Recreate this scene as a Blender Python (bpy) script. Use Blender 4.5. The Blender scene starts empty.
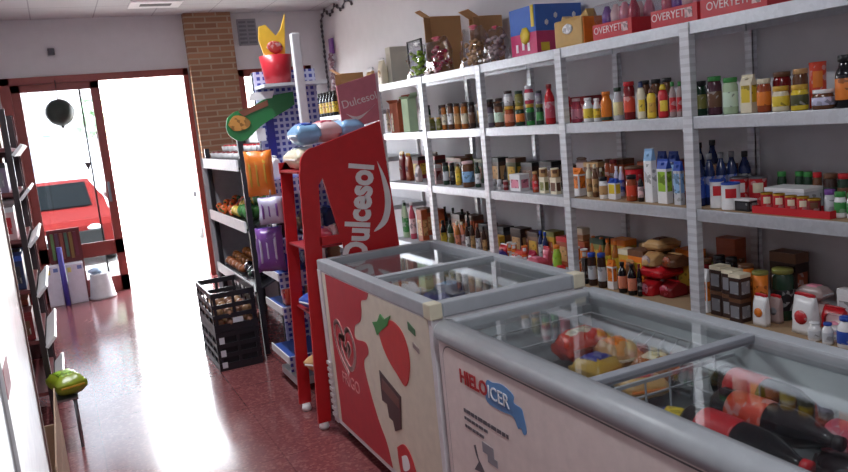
import bpy, bmesh, math, random
from mathutils import Vector, Matrix, Euler, noise
C = bpy.context.scene.collection
PI = math.pi
SKY, SUNE, FILL, EXPO = 13, 40, 28, .6
rnd = random.Random(11)
# ------------------------------------------------------------------ materials
PAL = dict(red='c4202a', dkred='7d1a20', redorange='d8452a', rust='9c4a2a', orange='e8802c', amber='a8642a', gold='d0a43c', yellow='e6c83c',
 paleyellow='e4dca0', cream='e9dfc4', tan='c49a68', brown='6b4630', dkbrown='3a2620', cardboard='b08458', black='17161a', dkgrey='36363c', grey='85868c',
 palegrey='c9cbd0', white='ececee', lavender='c6c4de', greycard='c4c0b2', navy='22305e', blue='2c4fae', skyblue='8db8e0', indigo='3a3a9a', purple='7a4a9a',
 plum='54303e', greypurple='85788c', rose='c25064', crimson='b02848', pink='e08aa0', palepink='e6c2c4', greypink='b09a98', salmon='e08a6c', green='3a8a44',
 dkgreen='233c2c', palegreen='b4cca8', mint='cfe6cf', olive='7c7a3c', dkolive='4a4a26', lime='9ac43c')
def lin(h):
    v = [int(h[i:i+2], 16)/255 for i in (0, 2, 4)]
    return tuple(c/12.92 if c <= .04045 else ((c+.055)/1.055)**2.4 for c in v) + (1,)
MC = {}
def M(key, kind='pl'):
    """pl plastic, pr printed, gl glossy glass-like, cb cardboard, me metal, fa fabric or film"""
    k = key+kind
    if k in MC: return MC[k]
    m = bpy.data.materials.new(k); m.use_nodes = True; nt = m.node_tree; b = nt.nodes['Principled BSDF']; L = nt.links
    col = lin(PAL.get(key, key))
    rough = dict(mt=.9, pl=.4, pr=.45, gl=.12, cb=.85, me=.32, fa=.3, wall=.8)[kind]
    tc = nt.nodes.new('ShaderNodeTexCoord')
    if kind == 'pr':
        v = nt.nodes.new('ShaderNodeTexVoronoi'); v.inputs['Scale'].default_value = 55; v.feature = 'F1'
        L.new(tc.outputs['Object'], v.inputs['Vector'])
        r = nt.nodes.new('ShaderNodeValToRGB'); r.color_ramp.interpolation = 'CONSTANT'
        lum = .3*col[0]+.6*col[1]+.1*col[2]
        alt = tuple(min(1, c*.45) for c in col[:3])+(1,) if lum > .3 else tuple(c*.6+.25 for c in col[:3])+(1,)
        r.color_ramp.elements[0].color = col; r.color_ramp.elements[1].color = alt; r.color_ramp.elements[1].position = .8
        e = r.color_ramp.elements.new(.6); e.color = tuple(.7*a+.3*c for a, c in zip(alt, col))
        e = r.color_ramp.elements.new(.68); e.color = col
        s = nt.nodes.new('ShaderNodeSeparateColor'); L.new(v.outputs['Color'], s.inputs['Color'])
        L.new(s.outputs['Red'], r.inputs['Fac']); L.new(r.outputs['Color'], b.inputs['Base Color'])
    else:
        n = nt.nodes.new('ShaderNodeTexNoise'); n.inputs['Scale'].default_value = 9 if kind in ('cb', 'wall') else 22; n.inputs['Detail'].default_value = 4
        L.new(tc.outputs['Object'], n.inputs['Vector'])
        mx = nt.nodes.new('ShaderNodeMix'); mx.data_type = 'RGBA'
        amt = .06 if kind == 'wall' else .14
        mx.inputs['A'].default_value = tuple(c*(1-amt) for c in col[:3])+(1,); mx.inputs['B'].default_value = tuple(min(1, c*(1+amt)) for c in col[:3])+(1,)
        L.new(n.outputs['Fac'], mx.inputs['Factor']); L.new(mx.outputs['Result'], b.inputs['Base Color'])
        if kind in ('cb', 'fa', 'wall'):
            bp = nt.nodes.new('ShaderNodeBump'); bp.inputs['Strength'].default_value = .15; bp.inputs['Distance'].default_value = .01
            L.new(n.outputs['Fac'], bp.inputs['Height']); L.new(bp.outputs['Normal'], b.inputs['Normal'])
    if kind == 'me': b.inputs['Metallic'].default_value = .85
    b.inputs['Roughness'].default_value = rough
    if kind == 'mt': b.inputs['Specular IOR Level'].default_value = .06
    MC[k] = m; return m
def nodes(name):
    m = bpy.data.materials.new(name); m.use_nodes = True
    return m, m.node_tree.nodes, m.node_tree.links, m.node_tree.nodes['Principled BSDF']
def glassmat(name, tint=(.93, .95, .95), refl=.06):
    m, N, L, b = nodes(name); N.remove(b)
    t = N.new('ShaderNodeBsdfTransparent'); t.inputs['Color'].default_value = tint+(1,)
    g = N.new('ShaderNodeBsdfGlossy'); g.inputs['Roughness'].default_value = .03; g.inputs['Color'].default_value = (1, 1, 1, 1)
    lw = N.new('ShaderNodeFresnel'); ge = N.new('ShaderNodeNewGeometry'); mi = N.new('ShaderNodeMath'); mi.operation = 'MULTIPLY_ADD'; mi.inputs[1].default_value = -.833; mi.inputs[2].default_value = 1.5; L.new(ge.outputs['Backfacing'], mi.inputs[0]); L.new(mi.outputs[0], lw.inputs['IOR'])
    mx = N.new('ShaderNodeMixShader'); L.new(lw.outputs[0], mx.inputs[0]); L.new(t.outputs[0], mx.inputs[1]); L.new(g.outputs[0], mx.inputs[2])
    L.new(mx.outputs[0], N['Material Output'].inputs[0]); return m
GLASS = glassmat('clear_glass'); TINT = glassmat('tinted_door_glass', (.46, .48, .5)); FILM = glassmat('clear_film', (.86, .86, .88))
def floor_mat():
    m, N, L, b = nodes('terrazzo_floor')
    tc = N.new('ShaderNodeTexCoord')
    v = N.new('ShaderNodeTexVoronoi'); v.inputs['Scale'].default_value = 75; L.new(tc.outputs['Object'], v.inputs['Vector'])
    r = N.new('ShaderNodeValToRGB'); s = N.new('ShaderNodeSeparateColor'); L.new(v.outputs['Color'], s.inputs['Color']); L.new(s.outputs['Red'], r.inputs['Fac'])
    r.color_ramp.elements[0].color = lin('7c4648'); r.color_ramp.elements[1].color = lin('905a58')
    e = r.color_ramp.elements.new(.45); e.color = lin('744042'); e = r.color_ramp.elements.new(.75); e.color = lin('844c4c')
    n = N.new('ShaderNodeTexNoise'); n.inputs['Scale'].default_value = 1.6; L.new(tc.outputs['Object'], n.inputs['Vector'])
    bk = N.new('ShaderNodeTexBrick'); bk.offset = 0; bk.inputs['Scale'].default_value = 1; bk.inputs['Brick Width'].default_value = .4; bk.inputs['Row Height'].default_value = .4
    bk.inputs['Mortar Size'].default_value = .004; bk.inputs['Color1'].default_value = (1, 1, 1, 1); bk.inputs['Color2'].default_value = (.88, .88, .88, 1); bk.inputs['Mortar'].default_value = (.7, .68, .68, 1)
    L.new(tc.outputs['Object'], bk.inputs['Vector'])
    mx = N.new('ShaderNodeMix'); mx.data_type = 'RGBA'; mx.blend_type = 'MULTIPLY'; mx.inputs['Factor'].default_value = 1
    L.new(r.outputs['Color'], mx.inputs['A']); L.new(bk.outputs['Color'], mx.inputs['B']); L.new(mx.outputs['Result'], b.inputs['Base Color'])
    mr = N.new('ShaderNodeMapRange'); mr.inputs['To Min'].default_value = .1; mr.inputs['To Max'].default_value = .24; L.new(n.outputs['Fac'], mr.inputs['Value']); L.new(mr.outputs['Result'], b.inputs['Roughness'])
    return m
def brick_mat(name, c1, c2, mortar, w, h, off=.5, ms=.008, rough=.85, rot=None):
    m, N, L, b = nodes(name)
    tc = N.new('ShaderNodeTexCoord'); mp = N.new('ShaderNodeMapping'); L.new(tc.outputs['Object'], mp.inputs['Vector'])
    if rot: mp.inputs['Rotation'].default_value = rot
    bk = N.new('ShaderNodeTexBrick'); bk.offset = off; bk.inputs['Scale'].default_value = 1; bk.inputs['Brick Width'].default_value = w; bk.inputs['Row Height'].default_value = h; bk.inputs['Mortar Size'].default_value = ms
    bk.inputs['Color1'].default_value = lin(c1); bk.inputs['Color2'].default_value = lin(c2); bk.inputs['Mortar'].default_value = lin(mortar)
    L.new(mp.outputs[0], bk.inputs['Vector']); L.new(bk.outputs['Color'], b.inputs['Base Color']); b.inputs['Roughness'].default_value = rough
    return m
def gingham_mat():
    m, N, L, b = nodes('blue_gingham')
    tc = N.new('ShaderNodeTexCoord'); sx = N.new('ShaderNodeSeparateXYZ'); L.new(tc.outputs['Object'], sx.inputs[0])
    def band(src):
        a = N.new('ShaderNodeMath'); a.operation = 'MULTIPLY'; a.inputs[1].default_value = 1/.038; L.new(src, a.inputs[0])
        f = N.new('ShaderNodeMath'); f.operation = 'FRACT'; L.new(a.outputs[0], f.inputs[0])
        g = N.new('ShaderNodeMath'); g.operation = 'GREATER_THAN'; g.inputs[1].default_value = .42; L.new(f.outputs[0], g.inputs[0]); return g.outputs[0]
    ad = N.new('ShaderNodeMath'); ad.operation = 'ADD'; L.new(sx.outputs['X'], ad.inputs[0]); L.new(sx.outputs['Y'], ad.inputs[1])
    u, w = band(ad.outputs[0]), band(sx.outputs['Z'])
    mn = N.new('ShaderNodeMath'); mn.operation = 'MULTIPLY'; L.new(u, mn.inputs[0]); L.new(w, mn.inputs[1])
    mx = N.new('ShaderNodeMix'); mx.data_type = 'RGBA'; mx.inputs['A'].default_value = lin('c6cae6'); mx.inputs['B'].default_value = lin('4048a4'); L.new(mn.outputs[0], mx.inputs['Factor'])
    L.new(mx.outputs['Result'], b.inputs['Base Color']); b.inputs['Roughness'].default_value = .5; return m
def galv_mat():
    m, N, L, b = nodes('galvanised_steel')
    tc = N.new('ShaderNodeTexCoord'); v = N.new('ShaderNodeTexVoronoi'); v.inputs['Scale'].default_value = 60; L.new(tc.outputs['Object'], v.inputs['Vector'])
    s = N.new('ShaderNodeSeparateColor'); L.new(v.outputs['Color'], s.inputs['Color'])
    mx = N.new('ShaderNodeMix'); mx.data_type = 'RGBA'; mx.inputs['A'].default_value = lin('c2c6cc'); mx.inputs['B'].default_value = lin('ccd0d6'); L.new(s.outputs['Green'], mx.inputs['Factor'])
    L.new(mx.outputs['Result'], b.inputs['Base Color']); b.inputs['Metallic'].default_value = .55; b.inputs['Roughness'].default_value = .42; return m
FLOOR = floor_mat(); GING = gingham_mat(); GALV = galv_mat()
# ------------------------------------------------------------------ mesh helpers
class MB:
    def __init__(s): s.bm = bmesh.new()
    def box(s, x0, x1, y0, y1, z0, z1, bev=0, mat=None):
        r = bmesh.ops.create_cube(s.bm, size=1); vs = r['verts']
        for v in vs: v.co = Vector(((x0+x1)/2+v.co.x*(x1-x0), (y0+y1)/2+v.co.y*(y1-y0), (z0+z1)/2+v.co.z*(z1-z0)))
        if bev:
            es = list({e for v in vs for e in v.link_edges})
            r = bmesh.ops.bevel(s.bm, geom=es, offset=bev, segments=2, affect='EDGES', profile=.6); vs = list({v for f in r['faces'] for v in f.verts} | set(v for v in vs if v.is_valid))
        if mat: 
            for v in vs: v.co = mat @ v.co
        return s
    def lathe(s, prof, seg=20, c=(0, 0, 0), a0=0, a1=2*PI, sx=1, sy=1, mat=None):
        full = abs(a1-a0-2*PI) < 1e-6; n = seg if full else seg+1; rings = []
        for r, z in prof:
            ring = []
            for i in range(n):
                a = a0+(a1-a0)*i/seg; p = Vector((c[0]+r*math.cos(a)*sx, c[1]+r*math.sin(a)*sy, c[2]+z))
                ring.append(s.bm.verts.new(mat @ p if mat else p))
            rings.append(ring)
        for A, B in zip(rings, rings[1:]):
            for i in range(seg):
                j = (i+1) % n
                s.bm.faces.new((A[i], A[j], B[j], B[i])).smooth = True
        if full:
            if prof[0][0] > 1e-5: s.bm.faces.new(rings[0][::-1])
            if prof[-1][0] > 1e-5: s.bm.faces.new(rings[-1])
        return s
    def tube(s, pts, r, seg=8):
        pts = [Vector(p) for p in pts]; rings = []
        for i, p in enumerate(pts):
            d = (pts[min(i+1, len(pts)-1)]-pts[max(i-1, 0)]).normalized()
            u = d.orthogonal().normalized() if i == 0 else (u-d*u.dot(d)).normalized(); w = d.cross(u)
            rr = r[i] if isinstance(r, (list, tuple)) else r
            rings.append([s.bm.verts.new(p+(u*math.cos(2*PI*k/seg)+w*math.sin(2*PI*k/seg))*rr) for k in range(seg)])
        for A, B in zip(rings, rings[1:]):
            for k in range(seg): s.bm.faces.new((A[k], A[(k+1) % seg], B[(k+1) % seg], B[k])).smooth = True
        s.bm.faces.new(rings[0][::-1]); s.bm.faces.new(rings[-1]); return s
    def prism(s, pts, axis, a, b):
        """polygon pts in the plane normal to axis (0: (y,z), 1: (x,z), 2: (x,y)), extruded from a to b"""
        def P(p, t):
            return (t, p[0], p[1]) if axis == 0 else (p[0], t, p[1]) if axis == 1 else (p[0], p[1], t)
        A = [s.bm.verts.new(P(p, a)) for p in pts]; B = [s.bm.verts.new(P(p, b)) for p in pts]
        s.bm.faces.new(A); s.bm.faces.new(B[::-1]); n = len(pts)
        for i in range(n): s.bm.faces.new((A[i], B[i], B[(i+1) % n], A[(i+1) % n]))
        return s
    def blob(s, c, r, sub=2, amp=.15, fr=2, seed=0):
        q = bmesh.ops.create_icosphere(s.bm, subdivisions=sub, radius=1)
        for v in q['verts']:
            k = 1+amp*noise.noise(v.co*fr+Vector((seed*3.1, seed*1.7, seed)))
            v.co = Vector((c[0]+v.co.x*r[0]*k, c[1]+v.co.y*r[1]*k, c[2]+v.co.z*r[2]*k))
            for f in v.link_faces: f.smooth = True
        return s
    def pillow(s, w, d, h, seed=0, stand=True, amp=.09):
        """bag: w along y, d along x, h along z, base at z=0"""
        old = set(s.bm.verts); q = bmesh.ops.create_cube(s.bm, size=2)
        bmesh.ops.subdivide_edges(s.bm, edges=list({e for v in q['verts'] for e in v.link_edges}), cuts=6, use_grid_fill=True)
        vs = [v for v in s.bm.verts if v not in old]
        for v in vs:
            x, y, z = v.co
            if stand:
                t = (z+1)/2; th = (1-.85*max(0, (t-.55)/.45)**1.6)*(1-.25*abs(y)**4); x *= th; yy = y*(.92+.08*abs(z))
                k = noise.noise(Vector((x*1.5, y*2, z*2))+Vector((seed, seed*2, 0)))*amp
                v.co = Vector((x*d/2*(1+k*1.4), yy*w/2*(1+k*.5), max(0, t*h*(1+k*.25*t))))
            else:
                e = max(abs(x)**4, abs(y)**4); th = 1-.7*e; k = noise.noise(Vector((x*2, y*2, z))+Vector((seed, seed*2, 0)))*amp
                v.co = Vector((x*d/2*(1+k*.4), y*w/2*(1+k*.4), max(.0015, h/2+z*h/2*th*(1+k)*.98)))
        for f in s.bm.faces: f.smooth = True
        return s
    def build(s, name, mat, parent=None, smooth=False, world=True):
        bmesh.ops.recalc_face_normals(s.bm, faces=s.bm.faces[:])
        me = bpy.data.meshes.new(name)
        if parent is not None and world:
            o = Vector((0, 0, 0)); q = parent
            while q is not None: o += q.location; q = q.parent
            for v in s.bm.verts: v.co -= o
        s.bm.to_mesh(me); s.bm.free(); me.materials.append(mat)
        if smooth:
            for p in me.polygons: p.use_smooth = True
        ob = bpy.data.objects.new(name, me); C.objects.link(ob)
        if parent is not None: ob.parent = parent
        return ob
def tag(o, label, cat, group=None, kind=None):
    if label: o['label'] = label
    if cat: o['category'] = cat
    if group: o['group'] = group
    if kind: o['kind'] = kind
    return o
def thing(name, label, cat, loc=(0, 0, 0), rz=0, group=None, kind=None):
    o = bpy.data.objects.new(name, None); C.objects.link(o); o.empty_display_size = .05
    o.location = loc; o.rotation_euler = (0, 0, rz); return tag(o, label, cat, group, kind)
def struct(name, mb, mat, label=None, parent=None):
    o = mb.build(name, mat, parent)
    if parent is None: o['kind'] = 'structure'; o['label'] = label; o['category'] = name.split('_')[0]
    return o
def text(s, size, mat, parent, M4, ext=.002, ax='CENTER', offset=0, name='lettering'):
    cu = bpy.data.curves.new(name, 'FONT'); cu.body = s; cu.size = size; cu.extrude = ext; cu.align_x = ax; cu.align_y = 'CENTER'; cu.offset = offset; cu.resolution_u = 3
    t = bpy.data.objects.new('tmp_text', cu); C.objects.link(t)
    dg = bpy.context.evaluated_depsgraph_get(); me = bpy.data.meshes.new_from_object(t.evaluated_get(dg)); me.name = name
    bpy.data.objects.remove(t); bpy.data.curves.remove(cu)
    o = Vector((0, 0, 0)); q = parent
    while q is not None: o += q.location; q = q.parent
    me.transform(Matrix.Translation(-o) @ M4); me.materials.clear(); me.materials.append(mat)
    ob = bpy.data.objects.new(name, me); C.objects.link(ob); ob.parent = parent; return ob
def basis(origin, right, up):
    r = Vector(right).normalized(); u = Vector(up).normalized(); n = r.cross(u)
    m = Matrix((r, u, n)).transposed().to_4x4(); m.translation = Vector(origin); return m
# ------------------------------------------------------------------ packaged goods (local, base at z=0, front towards -x)
def face_arc(p, half=.95):
    a = math.atan2(-p[1], -p[0]); return a-half, a+half
def seedof(p): return (p[0]*7.3+p[1]*13.7+p[2]*3.1) % 50
def g_can(t, p, w, d, h, c):
    r = w/2; n = 20
    MB().lathe([(r*.94, 0), (r, .004), (r*.97, .008), (r*.97, h-.01), (r*.985, h-.006)], n).build('body', M(c[0], 'pr' if c[0] not in ('white',) else 'pl'), t, world=False)
    MB().lathe([(r*.985, h-.008), (r, h-.004), (r*.99, h), (r*.9, h), (r*.88, h-.004), (0, h-.004)], n).build('lid', M(c[1], 'me' if c[1] in ('gold', 'grey') else 'pl'), t, world=False)
    a0, a1 = face_arc(p, .6)
    MB().lathe([(r*.975, h*.45), (r*.985, h*.47), (r*.985, h*.78), (r*.975, h*.8)], 8, a0=a0, a1=a1).build('emblem', M(c[2]), t, world=False)
def g_jar(t, p, w, d, h, c):
    r = w/2; n = 20; lh = min(.022, h*.2)
    MB().lathe([(r*.9, 0), (r, .006), (r, h-lh-.018), (r*.86, h-lh-.004), (r*.84, h-lh)], n).build('body', M(c[0], 'gl'), t, world=False)
    MB().lathe([(r*.88, h-lh), (r*.93, h-lh+.002), (r*.93, h-.003), (r*.9, h), (0, h)], n).build('lid', M(c[1]), t, world=False)
    MB().lathe([(r*1.002, h*.2), (r*1.015, h*.21), (r*1.015, h*.6), (r*1.002, h*.61)], n).build('label_band', M(c[2], 'pr'), t, world=False)
def g_bottle(t, p, w, d, h, c, foot=False):
    r = w/2; n = 18; nr = r*(.42 if h > w*3.4 else .6); ch = min(.028, h*.13); sh = h*.7
    MB().lathe([(r*.88, 0), (r, .006), (r, sh*.86), (r*.95, sh*.97), (r*.7, sh*1.1), (nr*1.08, sh*1.2), (nr, h-ch)], n).build('body', M(c[0], 'gl'), t, world=False)
    MB().lathe([(nr*1.05, h-ch), (nr*1.25, h-ch+.002), (nr*1.25, h-.002), (nr*1.15, h), (0, h)], n).build('cap', M(c[1]), t, world=False)
    z0, z1 = (0.004, sh*.2) if foot else (sh*.22, sh*.8)
    MB().lathe([(r*1.002, z0), (r*1.015, z0+.001), (r*1.015, z1-.001), (r*1.002, z1)], n).build('foot_band' if foot else 'label_band', M(c[2], 'pl' if foot else 'pr'), t, world=False)
def g_squeeze(t, p, w, d, h, c):
    r = w/2; n = 20; ch = h*.16
    MB().lathe([(r*.86, 0), (r, .01), (r*.98, h*.3), (r*.9, h*.5), (r, h*.66), (r*.8, h*.8), (r*.5, h-ch)], n, sx=.72).build('body', M(c[0]), t, world=False)
    MB().lathe([(r*.55, h-ch), (r*.58, h-ch+.004), (r*.5, h-.01), (r*.3, h), (0, h)], n, sx=.9).build('cap', M(c[1]), t, world=False)
    a0, a1 = face_arc(p, .8)
    MB().lathe([(r*.99, h*.2), (r*1.02, h*.22), (r*1.0, h*.5), (r*.93, h*.52)], 8, a0=a0, a1=a1, sx=.76).build('label_band', M(c[2], 'pr'), t, world=False)
def g_carton(t, p, w, d, h, c):
    k = h*.78; x, y = d/2, w/2
    MB().box(-x, x, -y, y, 0, k, .002).build('body', M(c[0], 'pr' if c[0] not in ('white', 'cream') else 'pl'), t, world=False)
    MB().prism([(-x, k), (x, k), (.006, h-.012), (.006, h), (-.006, h), (-.006, h-.012)], 1, -y, y).build('gable_top', M(c[1]), t, world=False)
    MB().box(-x-.0012, -x+.001, -y*.75, y*.75, k*.35, k*.92).box(-x*.75, x*.75, -y-.0012, -y+.001, k*.35, k*.92).build('print_panel', M(c[2], 'pr'), t, world=False)
    MB().lathe([(.011, 0), (.011, .012), (0, .012)], 12, (-x*.45, 0, k+(h-k)*.4)).build('screw_cap', M(c[1]), t, world=False)
def g_box(t, p, w, d, h, c, plain=False):
    x, y = d/2, w/2; b = min(.002, h*.05); k = h*.84
    MB().box(-x, x, -y, y, 0, k, b).build('body', M(c[0], 'cb' if plain else 'pl'), t, world=False)
    MB().box(-x-.0006, x+.0006, -y-.0006, y+.0006, k, h, b).build('lid', M(c[1], 'cb' if plain else 'pl'), t, world=False)
    if not plain: MB().box(-x-.0014, -x+.001, -y*.72, y*.72, k*.22, k*.82).box(-x*.72, x*.72, -y-.0014, -y+.001, k*.22, k*.82).build('print_panel', M(c[2], 'pr'), t, world=False)
def g_tub(t, p, w, d, h, c):
    r = w/2; n = 20; lh = min(.015, h*.16)
    MB().lathe([(r*.78, 0), (r*.82, .004), (r*.96, h-lh)], n).build('body', M(c[0]), t, world=False)
    MB().lathe([(r*.98, h-lh), (r, h-lh+.002), (r, h-.002), (r*.95, h), (0, h)], n).build('lid', M(c[1]), t, world=False)
    a0, a1 = face_arc(p, .9)
    MB().lathe([(r*.87, h*.3), (r*.89, h*.31), (r*.95, h*.72), (r*.93, h*.73)], 10, a0=a0, a1=a1).build('label_band', M(c[2], 'pr'), t, world=False)
def g_bag(t, p, w, d, h, c):
    sd = seedof(p); st = h > w*.7
    MB().pillow(w, d, h*(.9 if st else 1), sd, st).build('body', M(c[0], 'fa'), t, world=False)
    if st:
        MB().pillow(w*.96, d*.16, h*.1, sd+4, False, .2).box(-.003, .003, -w*.46, w*.46, -h*.04, h*.02).build('seal', M(c[1], 'fa'), t, world=False).location = (0, 0, h*.9)
        MB().lathe([(0, -.004), (w*.3, -.004), (w*.3, .003), (0, .003)], 16, mat=Matrix.Translation((-d*.47, 0, h*.42)) @ Matrix.Rotation(PI/2, 4, 'Y')).build('emblem', M(c[2], 'pr'), t, world=False)
    else:
        for s in (-1, 1): MB().box(-d*.4, d*.4, s*w*.5-.006, s*w*.5+.006, h*.46, h*.54).build('seal', M(c[1], 'fa'), t, world=False)
        MB().pillow(w*.5, d*.6, h*.3, sd+2, False).build('print_panel', M(c[2], 'pr'), t, world=False).location = (0, 0, h*.74)
def g_openbox(t, p, w, d, h, c, flap=False):
    x, y, k = d/2, w/2, .005
    MB().box(-x, x, -y, y, 0, k).box(-x, -x+k, -y, y, k, h).box(x-k, x, -y, y, k, h).box(-x+k, x-k, -y, -y+k, k, h).box(-x+k, x-k, y-k, y, k, h).build('body', M(c[0], 'cb'), t, world=False)
    fl = min(.09, w*.4)
    for s in (-1, 1):
        f = MB().box(-x, x, -.002, .002, 0, fl).build('flap', M(c[1], 'cb'), t, world=False); f.location = (0, s*(y-.003), h); f.rotation_euler = (-s*(.5 if flap else 1.1), 0, 0)
    f = MB().box(-.002, .002, -y, y, 0, fl).build('flap', M(c[1], 'cb'), t, world=False); f.location = (x-.003, 0, h); f.rotation_euler = (0, .35, 0)
    if not flap: MB().box(-x+k, x-k, -y+k, y-k, h*.62, h*.66).build('inner_tray', M(c[2], 'cb'), t, world=False).location = (0, 0, -h*.5)
def g_sidebox(t, p, w, d, h, c):
    x, y, k = d/2, w/2, .005
    MB().box(-x, x, -y, y, 0, k).box(-x, x, -y, y, h-k, h).box(x-k, x, -y, y, k, h-k).box(-x, x-k, -y, -y+k, k, h-k).box(-x, x-k, y-k, y, k, h-k).build('body', M(c[0], 'cb'), t, world=False)
    f = MB().box(-.09, 0, -.002, .002, .01, h-.01).build('flap', M(c[1], 'cb'), t, world=False); f.location = (-x, -y+.003, 0); f.rotation_euler = (0, 0, .5)
    f = MB().box(-.1, 0, -y+.006, y-.006, -.002, .002).build('flap', M(c[1], 'cb'), t, world=False); f.location = (-x, 0, h-.003); f.rotation_euler = (0, .55, 0)
def g_clearbag(t, p, w, d, h, c):
    sd = seedof(p)
    MB().pillow(w, d, h*.92, sd, True, .3).build('film', FILM, t, world=False)
    m = MB(); q = random.Random(int(sd*10))
    for i in range(44):
        zz = q.uniform(.08, .68)*h; m.blob((q.uniform(-.3, .3)*d, q.uniform(-.38, .38)*w, zz), (.018, .021, .016), 1, .3, 3, i)
    m.build('contents', M(c[1], 'pr'), t, world=False)['kind'] = 'stuff'
    MB().lathe([(w*.12, 0), (w*.06, h*.03), (w*.22, h*.08), (w*.1, h*.1), (0, h*.1)], 12, (0, 0, h*.88), sx=.4).build('ribbon', M(c[2], 'fa'), t, world=False)
def g_frame(t, p, w, d, h, c):
    y = w/2
    MB().box(-.008, .008, -y, -y+.012, 0, h).box(-.008, .008, y-.012, y, 0, h).box(-.008, .008, -y+.012, y-.012, 0, .012).box(-.008, .008, -y+.012, y-.012, h-.012, h).build('border', M(c[0]), t, world=False)
    MB().box(.001, .005, -y+.012, y-.012, .012, h-.012).build('picture', M(c[1], 'pr'), t, world=False)
KIND = dict(can=g_can, jar=g_jar, bottle=g_bottle, squeeze=g_squeeze, carton=g_carton, box=g_box, tub=g_tub, bag=g_bag, openbox=g_openbox, sidebox=g_sidebox, clearbag=g_clearbag, frame=g_frame)
def product(kind, name, label, cat, p, w, d, h, c, group=None, **o):
    t = thing(name, label, cat, p, 0, group); KIND[kind](t, p, w, d, h, c, **o); return t

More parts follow.
